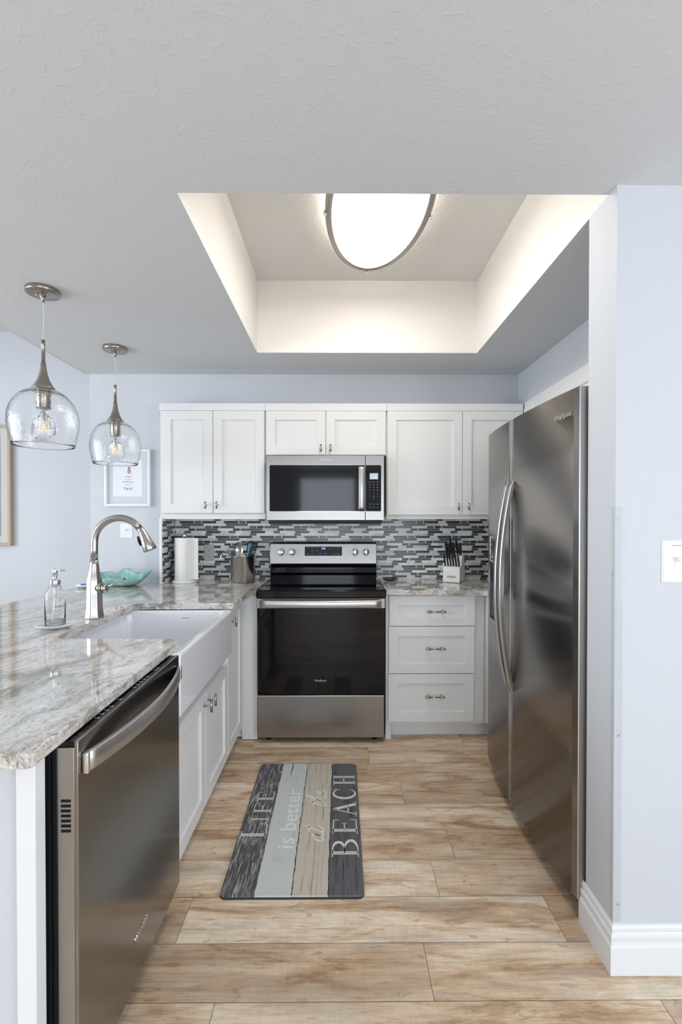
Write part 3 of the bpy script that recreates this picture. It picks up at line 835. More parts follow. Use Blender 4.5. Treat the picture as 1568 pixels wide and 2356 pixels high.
# ------------------------------------------------------------ microwave
t = thing('microwave', 'stainless over-the-range microwave above the stove', 'microwave', (-.093, 3.07, 1.31))
MX0, MX1, MY = -.465, .279, 2.93
mb = MB(); mb.box(MX0+.006, MX1-.006, MY+.028, 3.226, 1.322, 1.736, 'stainless_side', .001)
mb.build('body', t)
mb = MB(); mb.prism([(MY+.012, 1.3225), (MY+.03, 1.300), (3.226, 1.304), (3.226, 1.3215)], MX0+.012, MX1-.012, None, 'X'); 
for k in range(9): mb.box(MX0+.06+k*.02, MX0+.072+k*.02, 3.0, 3.1, 1.2985, 1.302, 'dark_grille')
mb.build('bottom_vent', t, 'black_plastic')
def rrect(x0, x1, z0, z1, r, n=5):
    out = []
    for cx, cz, a in ((x1-r, z1-r, 0), (x0+r, z1-r, 90), (x0+r, z0+r, 180), (x1-r, z0+r, 270)):
        for k in range(n+1): an = math.radians(a+90*k/n); out.append((cx+r*math.cos(an), cz+r*math.sin(an)))
    return out
mb = MB(); mb.box(MX0, .1600, MY, MY+.027, 1.323, 1.732, 'stainless', .002)
mb.prism(rrect(-.4435, .1585, 1.380, 1.6715, .008), MY-.0015, MY+.001, 'black_glass', 'Y')
md = mb.build('door', t)
mb = MB(); mb.prism(rrect(-.432, .112, 1.409, 1.620, .005), MY-.0020, MY-.0015, 'black_glass', 'Y')
mb.build('window', md)
mb = MB(); mb.prism(rrect(-.4455, .1595, 1.378, 1.6735, .010), MY-.0008, MY+.0008, 'chrome', 'Y'); mb.build('window_trim', md)
mb = MB(); badge(mb, .017, Matrix.Translation((-.091, MY-.0008, 1.7055)) @ XY, 'chrome', .0008); mb.build('badge', md)
P = [(1.389+s_*.272, .022+.012*math.sin(PI*s_)) for s_ in [k/16 for k in range(17)]]
mb = MB(); bowed_mesh(mb, P, .118, .154, .009, 'stainless_light', lambda q, d, z: (z, MY-d, q))
for z in (1.396, 1.654): mb.box(.124, .148, MY-.026, MY-.0003, z-.008, z+.008, 'stainless', .002)
mb.build('handle', md)
mb = MB(); mb.box(.1620, MX1, MY, MY+.027, 1.323, 1.732, 'stainless', .002)
mb.prism(rrect(.1635, .2605, 1.380, 1.6715, .007), MY-.0015, MY+.001, 'black_glass', 'Y')
cp = mb.build('control_panel', t)
mb = MB(); mb.box(.188, .241, MY-.0022, MY-.0014, 1.582, 1.620, 'display_lcd'); mb.text('1:54', .014, Matrix.Translation((.219, MY-.0024, 1.592)) @ XY, .0002, 'display_blue', bold=.0003)
mb.build('display', cp)
def key(txt, sz, x, z):
    mb = MB(); mb.text(txt, sz, Matrix.Translation((x, MY-.0017, z)) @ XY, .0002, 'print_white'); mb.build('key_mark', cp)
for r_, words in enumerate((('Popcorn', 'Potato', 'Reheat'), ('Steam', 'Defrost', 'Soften'), ('Melt', 'Cook', 'Warm'), ('Power', 'Timer', 'Sensor'))):
    for c_, s_ in enumerate(words): key(s_, .0052, .189+.0245*c_, 1.564-.0165*r_)
for r_, row_ in enumerate(('123', '456', '789', ' 0 ')):
    for c_, s_ in enumerate(row_):
        if s_ != ' ': key(s_, .0085, .189+.0245*c_, 1.4975-.0135*r_)
for (x, z, s_) in ((.189, 1.425, 'STOP'), (.2135, 1.425, 'Add 30'), (.238, 1.425, 'START'), (.189, 1.405, 'Light'), (.2135, 1.405, 'Clock'), (.238, 1.405, 'Vent')): key(s_, .0052, x, z)

# ------------------------------------------------------------ refrigerator
t = thing('refrigerator', 'tall stainless side-by-side refrigerator against the right wall', 'refrigerator', (1.15, 1.985, 0))
FY0, FY1, FM = 1.516, 2.447, 2.054
mb = MB(); mb.box(.858, 1.55, FY0+.004, FY1-.004, .02, 1.745, 'fridge_side_grey', .004)
mb.box(.846, .859, FY0+.01, FY1-.01, .08, 1.74, 'black_matte')
mb.build('cabinet_body', t)
MB().box(.838, .90, FY0+.006, FY0+.075, 1.7455, 1.775, None, .004).build('hinge_cover', t, 'stainless_side')
MB().box(.835, .90, FY1-.08, FY1-.01, 1.7455, 1.772, None, .004).build('hinge_cover', t, 'stainless_side')
mb = MB(); mb.box(.835, .858, FY0+.02, FY1-.02, .012, .068, None, .004)
for k in range(26): mb.box(.8335, .836, FY0+.05+k*.032, FY0+.066+k*.032, .02, .06, None)
mb.build('base_grille', t, 'dark_grille')
for y in (FY0+.05, FY1-.05):
    for x in (.86, 1.45): MB().cyl((x, y, 0), .02, .02).build('foot', t, 'black_plastic')
def fx(y):   # bowed front in plan
    s_ = (y-FY0)/(FY1-FY0)*2-1
    return .757+.027*abs(s_)**2.2
def fdoor(y0, y1, z0=.078, z1=1.772):
    mb = MB(); n = 18; pts = []
    e_ = .004
    pts.append((.838, y0)); pts.append((fx(y0)+e_, y0)); pts.append((fx(y0)+.0008, y0+.0012))
    for k in range(1, n): y = y0+(y1-y0)*k/n; pts.append((fx(y), y))
    pts.append((fx(y1)+.0008, y1-.0012)); pts.append((fx(y1)+e_, y1)); pts.append((.838, y1))
    A = [mb.bm.verts.new((x, y, z0)) for x, y in pts]; B = [mb.bm.verts.new((x, y, z1)) for x, y in pts]
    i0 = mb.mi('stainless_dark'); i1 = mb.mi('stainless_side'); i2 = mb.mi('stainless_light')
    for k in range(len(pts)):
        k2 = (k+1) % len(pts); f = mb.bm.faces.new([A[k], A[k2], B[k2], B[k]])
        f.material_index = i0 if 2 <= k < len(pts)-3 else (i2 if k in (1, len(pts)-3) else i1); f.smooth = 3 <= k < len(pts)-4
    for R in (A, B): f = mb.bm.faces.new(R); f.material_index = i1
    return mb
d1 = fdoor(FY0, FM-.0025).build('fridge_door', t)
d2 = fdoor(FM+.0025, FY1).build('freezer_door', t)
def fhandle(parent, y, y_end):
    mb = MB(); n = 30; i = mb.mi('stainless_light'); R = []
    z0, z1 = .580, 1.502
    for k in range(n+1):
        s_ = k/n; z = z0+(z1-z0)*s_; out = .004+.056*math.sin(PI*s_)**.8 if 0 < s_ < 1 else .004
        x = fx(y)-out; ww = .026
        R.append([mb.bm.verts.new(p) for p in ((x-.003, y-ww/2+.003, z), (x-.003, y+ww/2-.003, z), (x, y+ww/2, z), (x+.014, y+ww/2-.004, z), (x+.014, y-ww/2+.004, z), (x, y-ww/2, z))])
    for a, b_ in zip(R, R[1:]):
        for k in range(6): f = mb.bm.faces.new([a[k], a[(k+1) % 6], b_[(k+1) % 6], b_[k]]); f.smooth = False; f.material_index = i
    mb.bm.faces.new(R[0]); mb.bm.faces.new(R[-1])
    mb.box(fx(y)-.012, fx(y)-.0003, y-.011, y+.011, z0, z0+.03, 'stainless_side'); mb.box(fx(y)-.012, fx(y)-.0003, y-.011, y+.011, z1-.03, z1, 'stainless_side')
    return mb.build('handle', parent)
fhandle(d1, 2.024, 0); fhandle(d2, 2.086, 0)
# dispenser on the freezer door
mb = MB()
def plate(mb, y0, y1, z0, z1, off, th, mat_, n=8):
    i = mb.mi(mat_); A = []; 
    for k in range(n+1):
        y = y0+(y1-y0)*k/n; x = fx(y)-off
        A.append([mb.bm.verts.new(p) for p in ((x-th, y, z0), (x-th, y, z1), (x, y, z1), (x, y, z0))])
    for a, b_ in zip(A, A[1:]):
        for k in range(4): f = mb.bm.faces.new([a[k], a[(k+1) % 4], b_[(k+1) % 4], b_[k]]); f.material_index = i
    for e_ in (A[0], A[-1]): f = mb.bm.faces.new(e_); f.material_index = i
DY_0, DY_1 = 2.165, 2.390
for a in ((DY_0, DY_0+.008, .815, 1.245), (DY_1-.008, DY_1, .815, 1.245), (DY_0+.008, DY_1-.008, .815, .823), (DY_0+.008, DY_1-.008, 1.237, 1.245), (DY_0+.008, DY_1-.008, 1.118, 1.124)):
    plate(mb, *a, .0003, .004, 'chrome')
plate(mb, DY_0+.008, DY_1-.008, 1.124, 1.237, .0003, .0025, 'black_glass')
plate(mb, DY_0+.008, DY_1-.008, .835, 1.118, .0003, .001, 'black_plastic')
plate(mb, DY_0+.008, DY_1-.008, .823, .835, .0003, .010, 'stainless_side')
mb.box(fx(2.28)-.014, fx(2.28)-.0015, 2.255, 2.305, 1.02, 1.10, 'black_plastic', .004)
dsp = mb.build('water_dispenser', d2)
RXN = Matrix(((0, 0, -1, 0), (-1, 0, 0, 0), (0, 1, 0, 0), (0, 0, 0, 1)))   # text on a -X face reading towards -Y
for k in range(5): y = 2.362-.038*k; MB().box(fx(y)-.0033, fx(y)-.0028, y-.007, y+.007, 1.137, 1.147).build('button_mark', dsp, 'print_white')
mb = MB(); badge(mb, .024, Matrix.Translation((fx(1.607)-.0012, 1.607, 1.692)) @ Matrix.Rotation(.10, 4, 'Z') @ RXN, 'chrome', .002); mb.build('badge', d1)

# ------------------------------------------------------------ flush ceiling light
t = thing('ceiling_light', 'large round glowing flush ceiling light in the ceiling recess', 'ceiling light', (.15, 2.175, ZT))
LC = (.165, 1.99)
ESX, ESY, ERZ = .228, .478, .05       # oval fixture: half width, half length, turn
def oval(mb, prof, m_=None):
    """rings of an oval; prof = (inset from the rim, z)"""
    i = mb.mi(m_); R = []; n = 96
    for ins, z in prof:
        ring = []
        for k in range(n):
            a = 2*PI*k/n; x = max(0, ESX-ins)*math.cos(a); y = max(0, ESY-ins)*math.sin(a)
            ring.append(mb.bm.verts.new((LC[0]+x*math.cos(ERZ)-y*math.sin(ERZ), LC[1]+x*math.sin(ERZ)+y*math.cos(ERZ), ZT+z)))
        R.append(ring)
    for p, q in zip(R, R[1:]):
        for k in range(n): f = mb.bm.faces.new([p[k], p[(k+1) % n], q[(k+1) % n], q[k]]); f.material_index = i; f.smooth = True
    return R
mb = MB(); R = oval(mb, [(.036, -.0003), (.036, -.0035)]); mb.bm.faces.new(R[0]); mb.bm.faces.new(R[1]); mb.build('mounting_pan', t, 'white_plastic')
mb = MB(); oval(mb, [(.026, -.030), (.006, -.031), (.001, -.036), (0, -.050), (0, -.080), (.003, -.087), (.028, -.0915), (.029, -.084), (.026, -.030)]); ring_ = mb.build('rim', t, 'pendant_nickel')
mb = MB(); R = oval(mb, [(.034, -.004), (.034, -.030), (.0295, -.034), (.0295, -.084), (.04, -.087), (.08, -.0895), (.14, -.091), (.20, -.092)]); mb.bm.faces.new(R[-1]); mb.bm.faces.new(R[0]); mb.build('diffuser', t, 'lamp_diffuser')
for a in (90, 2, -90, 178):
    a = math.radians(a); x = (ESX+.001)*math.cos(a); y = (ESY+.001)*math.sin(a)
    x, y = LC[0]+x*math.cos(ERZ)-y*math.sin(ERZ), LC[1]+x*math.sin(ERZ)+y*math.cos(ERZ)
    mb = MB(); mb.cyl((x, y, ZT-.098), .0055, .024, None, 'Z', 16, .002); mb.build('finial', ring_, 'chrome')

# ------------------------------------------------------------ pendants
def make_pendant():
    t = thing('pendant_lamp', '', 'pendant lamp', (0, 0, 0), local=True, group='clear glass pendant lamps over the peninsula')
    mb = MB(); mb.lathe([(0, 0), (.064, 0), (.065, -.002), (.065, -.016), (.063, -.019), (.030, -.0195), (.016, -.024), (.009, -.036), (.0065, -.040), (.0065, -.052), (0, -.052)], seg=48)
    can = mb.build('canopy', t, 'pendant_nickel')
    for s_ in (-1, 1):
        mb = MB(); mb.lathe([(0, -.0285), (.003, -.0275), (.0042, -.025), (.0042, -.0195)], (s_*.022, -.006, 0), 12); mb.build('screw', can, 'nickel')
    mb = MB(); mb.tube(smooth_path([(0, 0, -.052), (.0035, .0, -.10), (.0025, 0, -.15), (-.001, 0, -.215)], 5), .0019, None, 8); mb.build('cord', t, 'cord_clear')
    mb = MB(); mb.lathe([(0, -.212), (.0065, -.2125), (.0075, -.228), (.0080, -.230), (.0080, -.232), (.0072, -.233), (.0072, -.308), (.0095, -.309), (.0115, -.330), (.0155, -.355), (.0225, -.380), (.032, -.400), (.045, -.419), (.0445, -.421), (.010, -.421)], seg=40)
    mb.build('stem', t, 'pendant_nickel')
    mb = MB(); mb.lathe([(.0265, -.421), (.0272, -.428), (.0272, -.480), (.0262, -.482), (.0262, -.502), (.0250, -.504), (0, -.504)], seg=36); mb.build('socket', t, 'pendant_nickel')
    # shade: double-walled glass
    out = [(.028, -.4225), (.050, -.425), (.078, -.440), (.103, -.463), (.121, -.492), (.131, -.525), (.134, -.555), (.132, -.588), (.126, -.622), (.117, -.662)]
    o2 = smooth_path([(r, 0, z) for r, z in out], 3); o2 = [(p.x, p.z) for p in o2]
    th = .0026
    inn = [(max(.0278, r-th), z-(.0022 if z > -.45 else .0004)) for r, z in o2]
    mb = MB(); mb.lathe(o2+[(out[-1][0]-.0013, out[-1][1]-.0015)]+inn[::-1]+[o2[0]], seg=64)
    mb.build('glass_shade', t, 'seeded_glass')
    b_ = [(.013, -.505), (.013, -.520), (.019, -.536), (.034, -.552), (.044, -.570), (.0475, -.592), (.044, -.614), (.033, -.631), (.016, -.640), (0, -.642)]
    o3 = smooth_path([(r, 0, z) for r, z in b_], 3); o3 = [(max(0, p.x), p.z) for p in o3]; o3[-1] = (0, -.642)
    in3 = [(max(0, r-.0008), z) for r, z in o3]; in3[-1] = (0, -.6412)
    mb = MB(); mb.lathe(o3, seg=40); mb.lathe(in3[::-1], seg=40); bulb = mb.build('bulb', t, 'bulb_glass', recalc=True)
    mb = MB(); mb.cyl((0, 0, -.572), .004, .06, 'print_white', seg=10)
    mb.build('glass_stem', bulb)
    for k in range(4):
        a = k*PI/2+.5
        mb = MB(); mb.tube([(.012*math.cos(a), .012*math.sin(a), -.562), (.014*math.cos(a+.5), .014*math.sin(a+.5), -.605)], .0013, 'filament', 8); mb.build('filament', bulb)
    return t
mat('cord_clear', (.70, .74, .74), .25)
p1 = make_pendant(); p1.location = (-1.262, 1.988, ZC)
p2 = copy_tree(p1); p2.location = (-1.281, 2.660, ZC)
p1['label'] = 'nearer, larger-looking glass pendant lamp, at the left picture edge'
p2['label'] = 'farther glass pendant lamp, hanging in front of the framed print'

# ------------------------------------------------------------ faucet, button
t = thing('kitchen_faucet', 'brushed steel gooseneck kitchen faucet behind the sink', 'faucet', (-1.06, 2.01, .908))
FXc, FYc = -1.062, 2.010
mb = MB(); n0 = 0
S8 = 12
prof = [(.0395, .9085), (.0385, .912), (.0350, .930), (.0325, .955), (.0315, 1.00), (.0310, 1.060), (.0295, 1.073), (.0250, 1.092), (.0205, 1.115), (.0178, 1.138), (.0166, 1.160)]
mb.lathe([(0, .9085)]+prof+[(0, 1.160)], (FXc, FYc, 0), 64)
for v_ in mb.bm.verts:      # rounded eight-sided body that turns round at the neck
    dx, dy = v_.co.x-FXc, v_.co.y-FYc; a_ = math.atan2(dy, dx); k_ = max(0, min(1, (1.15-v_.co.z)/.08))
    oc = 1/max(math.cos((a_ % (PI/4))-PI/8), .1)*.965; f_ = 1+(oc-1)*k_
    v_.co.x = FXc+dx*f_; v_.co.y = FYc+dy*f_
mb.build('faucet_body', t, 'faucet_steel')
pts = [(FXc, FYc, 1.1605), (FXc, FYc, 1.20), (FXc+.001, FYc, 1.235)]
R_ = .1075; cxa = FXc+R_; cza = 1.232
for k in range(1, 15): a = PI-k*PI/14*.80; pts.append((cxa+R_*math.cos(a), FYc, cza+R_*math.sin(a)))
mb = MB(); mb.tube(pts, .0147, None, 24); mb.build('spout', t, 'faucet_steel')
e1 = Vector(pts[-1]); dr = (e1-Vector(pts[-2])).normalized()
dr2 = Vector((.42, 0, -1)).normalized()
pp = [e1+dr*.0012, e1+dr*.012, e1+dr*.022+dr2*.006, e1+dr*.022+dr2*.05, e1+dr*.022+dr2*.082, e1+dr*.022+dr2*.086]
mb = MB(); mb.tube(pp, [.0147, .0150, .0165, .0245, .0288, .0270], None, 28); sh = mb.build('spray_head', t, 'faucet_steel')
mid = e1+dr*.022+dr2*.03
side = Vector((-1, 0, -.42)).normalized()
mb = MB(); mb.tube([mid+side*.026-dr2*.020, mid+side*.030, mid+side*.030+dr2*.022], [.004, .0055, .004], None, 10, flat=(1, 1.4)); mb.tube([mid+side*.018+dr2*.004, mid+side*.029+dr2*.001], .004, None, 8)
mb.build('spray_button', sh, 'black_plastic')
mb = MB(); hd = Vector((.95, -.30, 0)).normalized(); hc = Vector((FXc, FYc, 1.038))
mb.tube([hc+hd*.020, hc+hd*.048], .0205, 'faucet_steel', 28); mb.tube([hc+hd*.0485, hc+hd*.052], .0205, 'black_plastic', 28)
mb.tube([hc+hd*.0525, hc+hd*.060, hc+hd*.068], [.0205, .020, .012], 'faucet_steel', 28)
ld = Vector((.88, -.1, .42)).normalized()
mb.tube([hc+hd*.060, hc+hd*.060+ld*.04+Vector((0, 0, .0)), hc+hd*.060+ld*.095], [.010, .0072, .0065], 'faucet_steel', 14, flat=(.7, 1.2))
mb.build('lever', t)
mb = MB(); mb.lathe([(0, .004), (.011, .004), (.012, .0055), (.020, .0045), (.0235, .002), (.0235, 0), (0, 0)], (-1.068, 2.229, .9085), 32)
tag(mb.build('switch_button', m='chrome'), 'small round chrome button set in the worktop beside the faucet', 'button')

# ------------------------------------------------------------ soap dispenser on its dish
t0 = (-1.112, 1.815)
mb = MB(); prof = [(0, 0), (.040, 0), (.048, .002), (.070, .012), (.0745, .0165), (.0735, .0172), (.060, .0115), (.045, .0065), (0, .0055)]
mb.lathe(prof, (0, 0, 0), 56, None, 'Z', True, .96, .62)
o = tag(mb.build('soap_tray', m='white_ceramic'), 'oval white ceramic tray under the glass soap dispenser', 'tray')
o.location = (t0[0], t0[1], .9083); o.rotation_euler = (0, 0, .42)
t = thing('soap_dispenser', 'clear glass hand soap dispenser with chrome pump', 'soap dispenser', (t0[0], t0[1], .9143))
bz = .9145
out = [(0, 0), (.0335, 0), (.0355, .002), (.0360, .006), (.0360, .128), (.0345, .134), (.0205, .156), (.0180, .160), (.0180, .170)]
inn = [(.0160, .170), (.0160, .161), (.0185, .155), (.0325, .132), (.0338, .127), (.0338, .010), (.030, .008), (0, .0075)]
mb = MB(); mb.lathe([(r, bz+z) for r, z in out+inn], (t0[0], t0[1], 0), 48); bt = mb.build('bottle', t, 'bottle_glass')
mb = MB(); mb.lathe([(0, bz+.0078), (.0290, bz+.0083), (.0332, bz+.0105), (.0332, bz+.020), (0, bz+.020)], (t0[0], t0[1], 0), 40); mb.build('soap', t, 'soap_liquid')
mb = MB(); mb.tube([(t0[0]-.008, t0[1]-.004, bz+.010), (t0[0]+.001, t0[1], bz+.115)], .0035, 'white_plastic', 12); mb.cyl((t0[0], t0[1], bz+.115), .0065, .045, 'white_plastic', seg=20); mb.build('dip_tube', t)
mb = MB(); mb.lathe([(0, .160), (.0186, .160), (.0196, .162), (.0196, .182), (.0186, .184), (.008, .184), (.008, .200), (.0095, .201), (.0095, .226), (.0085, .2275), (0, .2275)], (t0[0], t0[1], bz), 36)
mb.tube([(t0[0]+.004, t0[1], bz+.2215), (t0[0]+.025, t0[1]-.001, bz+.2215), (t0[0]+.040, t0[1]-.002, bz+.220), (t0[0]+.049, t0[1]-.002, bz+.216)], [.0042, .004, .0036, .003], None, 12)
mb.build('pump', t, 'chrome')
# printed words wrapped on the bottle
mb = MB(); mb.text('HAND WASH', .0135, Matrix.Identity(4), .0002, 'print_dark', 'LEFT')
rr_ = .0363; a0 = math.radians(-60)
for v_ in mb.bm.verts:
    a = a0+v_.co.x/rr_; zz_ = v_.co.y; v_.co = Vector((t0[0]+rr_*math.cos(a), t0[1]+rr_*math.sin(a), bz+.083+zz_))
mb.build('lettering', bt)

# ------------------------------------------------------------ ruffled bowl
mb = MB(); bm = mb.bm; ns, nr = 90, 12; G_ = []
for j in range(nr+1):
    s_ = j/nr; ring = []
    for k in range(ns):
        a = 2*PI*k/ns
        ruff = (math.sin(4*a+.9)*.6+math.sin(7*a+2.1)*.55+math.sin(11*a)*.2)*s_**2.4
        rad = .050+.100*s_**.75
        rx = rad*1.08*(1+.07*math.sin(7*a+.5)*s_**3)*math.cos(a); ry = rad*.80*(1+.10*math.sin(7*a+1.5)*s_**3)*math.sin(a)
        z = .075*s_**1.6*(.80+.20*abs(math.cos(a))**1.5) + .016*ruff + .012*math.sin(a)*s_**2
        ring.append((rx, ry, max(z, .0)))
    G_.append(ring)
def sheet(dz, shr):
    R = [[bm.verts.new((x*shr, y*shr, z+dz+.001)) for x, y, z in ring] for ring in G_]
    for a, b_ in zip(R, R[1:]):
        for k in range(ns): f = bm.faces.new([a[k], a[(k+1) % ns], b_[(k+1) % ns], b_[k]]); f.smooth = True
    bm.faces.new(R[0]); return R
A = sheet(0, 1); B = sheet(.004, .985)
for k in range(ns): f = bm.faces.new([A[-1][k], A[-1][(k+1) % ns], B[-1][(k+1) % ns], B[-1][k]]); f.smooth = True
o = mb.build('shell_bowl', m='sea_green_glaze'); tag(o, 'sea-green ruffled clam-shell bowl on the worktop behind the faucet', 'bowl')
o.location = (-1.375, 2.955, .909)
# small dish with wrapped sachets behind the faucet
mb = MB(); mb.lathe([(0, 0), (.025, 0), (.045, .012), (.050, .021), (.048, .021), (.040, .012), (.02, .004), (0, .004)], (0, 0, 0), 32, None, 'Z', True, 1.1, .8)
o = tag(mb.build('small_dish', m='white_ceramic'), 'small white dish at the far left end of the worktop', 'dish'); o.location = (-1.575, 2.86, .9085)
mb = MB(); mb.box(-.034, .030, -.018, .018, 0, .012, 'white_plastic', .004); mb.box(-.016, .018, -.0186, -.012, .002, .0125, 'print_blue', .001)
o = tag(mb.build('sachet', recalc=True), 'white and blue wrapped packet lying in the small dish', 'packet'); o.location = (-1.575, 2.86, .9225); o.rotation_euler = (0, 0, .2)

# ------------------------------------------------------------ paper towels
t = thing('towel_holder', 'white-based upright paper towel stand near the backsplash', 'paper towel holder', (-1.036, 3.10, .909))
mb = MB(); mb.lathe([(0, .9085), (.078, .9085), (.080, .912), (.080, .920), (.077, .924), (0, .924)], (-1.036, 3.10, 0), 48, 'white_plastic'); mb.build('base', t)
mb = MB(); mb.cyl((-1.036, 3.10, .924), .006, .285, 'nickel'); mb.lathe([(0, 1.236), (.008, 1.234), (.0145, 1.224), (.0150, 1.214), (.012, 1.208), (.006, 1.206), (0, 1.206)], (-1.036, 3.10, 0), 28, 'chrome'); mb.build('post', t)
mb = MB(); rp = []
n_ = 44
outp = [(.064*math.cos(2*PI*k/n_), .064*math.sin(2*PI*k/n_)) for k in range(n_)]
mb.lathe([(.020, .9245), (.064, .9245), (.0655, .927), (.0655, 1.203), (.064, 1.2055), (.020, 1.2055), (.020, .9245)], (-1.036, 3.10, 0), 56)
fl = smooth_path([(-1.036+.030, 3.10-.0590), (-1.036+.055, 3.10-.040), (-1.036+.072, 3.10-.028), (-1.036+.098, 3.10-.026)], 5)
i = 0
A = [mb.bm.verts.new((p.x, p.y, .930)) for p in [Vector((q[0], q[1], 0)) for q in fl]]; B = [mb.bm.verts.new((q[0], q[1], 1.2040)) for q in fl]
A2 = [mb.bm.verts.new((q[0], q[1]+.0012, .930)) for q in fl]; B2 = [mb.bm.verts.new((q[0], q[1]+.0012, 1.2040)) for q in fl]
for k in range(len(fl)-1):
    for a, b_ in ((A, B), (A2, B2)): f = mb.bm.faces.new([a[k], a[k+1], b_[k+1], b_[k]]); f.smooth = True
mb.bm.faces.new([A[-1], A2[-1], B2[-1], B[-1]])
tag(mb.build('paper_towel_roll', m='paper'), 'white paper towel roll with a loose sheet, on its stand', 'paper towels')

# ------------------------------------------------------------ utensils
CX, CY = -.652, 3.118
t = thing('utensil_crock', 'brushed steel utensil crock left of the stove', 'utensil holder', (CX, CY, .909))
mb = MB(); mb.lathe([(0, .9085), (.076, .9085), (.080, .913), (.080, 1.081), (.083, 1.084), (.0825, 1.087), (.079, 1.087), (.078, 1.083), (.078, .915), (0, .915)], (CX, CY, 0), 56, 'faucet_steel')
mb.build('pot', t)
mb = MB()
for a in (-48, -152):
    a = math.radians(a); c = Vector((CX+.0801*math.cos(a), CY+.0801*math.sin(a), 1.053))
    tg = Vector((-math.sin(a), math.cos(a), 0)); nn = Vector((math.cos(a), math.sin(a), 0))
    mb.tube([c, c+nn*.0006], .0048, None, 16); mb.tube([c+nn*.0003, c+nn*.0003-Vector((0, 0, .036))], .0020, None, 8, flat=(.3, 1))
mb.build('keyhole', t, 'black_matte')
def tilt_thing(name, label, cat, base, ang_x, ang_y, group='utensils standing in the steel crock'):
    o = thing(name, label, cat, base, local=True, group=group); o.rotation_euler = (ang_x, ang_y, 0); return o
zb = .917
# slotted turner (black) : local z up along the handle
t = tilt_thing('slotted_turner', 'black slotted turner in the steel crock', 'spatula', (CX+.012, CY+.03, zb), .02, .19)
mb = MB(); mb.tube([(0, 0, 0), (0, 0, .175)], .0055, None, 10); mb.build('handle', t, 'black_plastic')
mb = MB(); w0, w1 = .028, .036
outl = [(-w0, .165), (w0-.004, .160), (w1, .18), (w1+.002, .262), (w1-.008, .268), (-w1+.010, .258), (-w1+.002, .25)]
for (a0_, a1_) in ((-1.0, -.78), (-.60, -.40), (-.24, -.06), (.10, .28), (.44, .62), (.78, 1.0)):
    mb.prism([(a0_*w0, .180), (a1_*w0, .180), (a1_*w1, .246), (a0_*w1, .246)], -.0015, .0015, None, 'Y')
mb.prism([(-w0, .160), (w0-.004, .156), (w0, .181), (-w0, .181)], -.0015, .0015, None, 'Y'); mb.prism([(-w1, .245), (w1, .245), (w1, .262), (w1-.006, .268), (-w1+.006, .258), (-w1, .252)], -.0015, .0015, None, 'Y')
mb.build('blade', t, 'black_plastic')
# solid spoon
t = tilt_thing('serving_spoon', 'steel serving spoon in the crock, bowl upwards', 'spoon', (CX-.012, CY+.01, zb), .05, -.07)
mb = MB(); mb.tube([(0, 0, 0), (0, 0, .175)], .0045, None, 10, flat=(1, .6)); mb.build('handle', t, 'stainless_light')
mb = MB(); A = []
for j in range(9):
    s_ = j/8; zz_ = .165+.095*s_; ww = max(.005, .030*math.sqrt(max(0, 1-abs(2*s_-1)**2.4)))
    A.append([mb.bm.verts.new((ww*math.sin(q), .012*math.sin(PI*s_)*(math.cos(q)) , zz_)) for q in [(-PI/2)+PI*k/10 for k in range(11)]])
for a, b_ in zip(A, A[1:]):
    for k in range(10): f = mb.bm.faces.new([a[k], a[k+1], b_[k+1], b_[k]]); f.smooth = True
mb.build('spoon_bowl', t, 'spoon_steel')
# pasta server
t = tilt_thing('pasta_server', 'steel pasta server with prongs drooping left over the crock rim', 'pasta server', (CX-.02, CY-.01, zb), .05, -.30)
mb = MB(); mb.tube([(0, 0, 0), (0, 0, .165)], .0045, None, 10); mb.build('handle', t, 'stainless_light')
mb = MB()
mb.tube(smooth_path([(0, 0, .158), (-.004, 0, .185), (-.022, -.004, .205), (-.045, -.008, .205)], 4), lerp_list([.006, .016, .022, .016], 4), None, 12, flat=(.35, 1.2, (0, 0, 1)))
for k in range(5):
    y = -.024+.012*k; mb.tube(smooth_path([(-.035, y*.8, .207), (-.055, y, .202), (-.067, y*1.1, .186), (-.070, y*1.1, .172)], 4), .0032, None, 8)
mb.build('pronged_head', t, 'chrome')
# two blue handled tools and a plain tongs
for nm, lab, bs, ax_, ay_, ln in (('whisk', 'left blue-ended steel utensil handle in the crock', (CX-.01, CY+.02, zb), .03, -.24, .228), ('ladle', 'right blue-ended steel utensil handle rising highest from the crock', (CX-.015, CY-.015, zb), .0, .27, .262)):
    t = tilt_thing('tongs' if nm == 'whisk' else 'ladle', lab, 'utensil', bs, ax_, ay_)
    mb = MB(); mb.tube([(0, 0, 0), (0, 0, ln-.032)], .0052, None, 12, flat=(1, 1.1)); mb.build('handle_shaft', t, 'stainless_light')
    mb = MB(); mb.tube([(0, -.0035, .11), (.002, -.004, ln-.055)], .0062, None, 10); mb.build('grip', t, 'blue_silicone')
    mb = MB(); pts = [(.0075*math.cos(a), 0, ln-.015+.0095*math.sin(a)) for a in [2*PI*k/20 for k in range(21)]]
    mb.tube(pts, .0042, None, 10); mb.build('hanging_loop', t, 'blue_silicone')
t = tilt_thing('tongs', 'steel tongs arm between the spoon and the turner', 'tongs', (CX+.0, CY+.0, zb), .04, .20)
mb = MB(); mb.tube([(0, 0, 0), (0, 0, .205)], .006, None, 10, flat=(.5, 1.4)); mb.tube([(.008, .004, 0), (.012, .004, .195)], .0055, None, 10, flat=(.5, 1.4)); mb.build('arms', t, 'stainless_side')

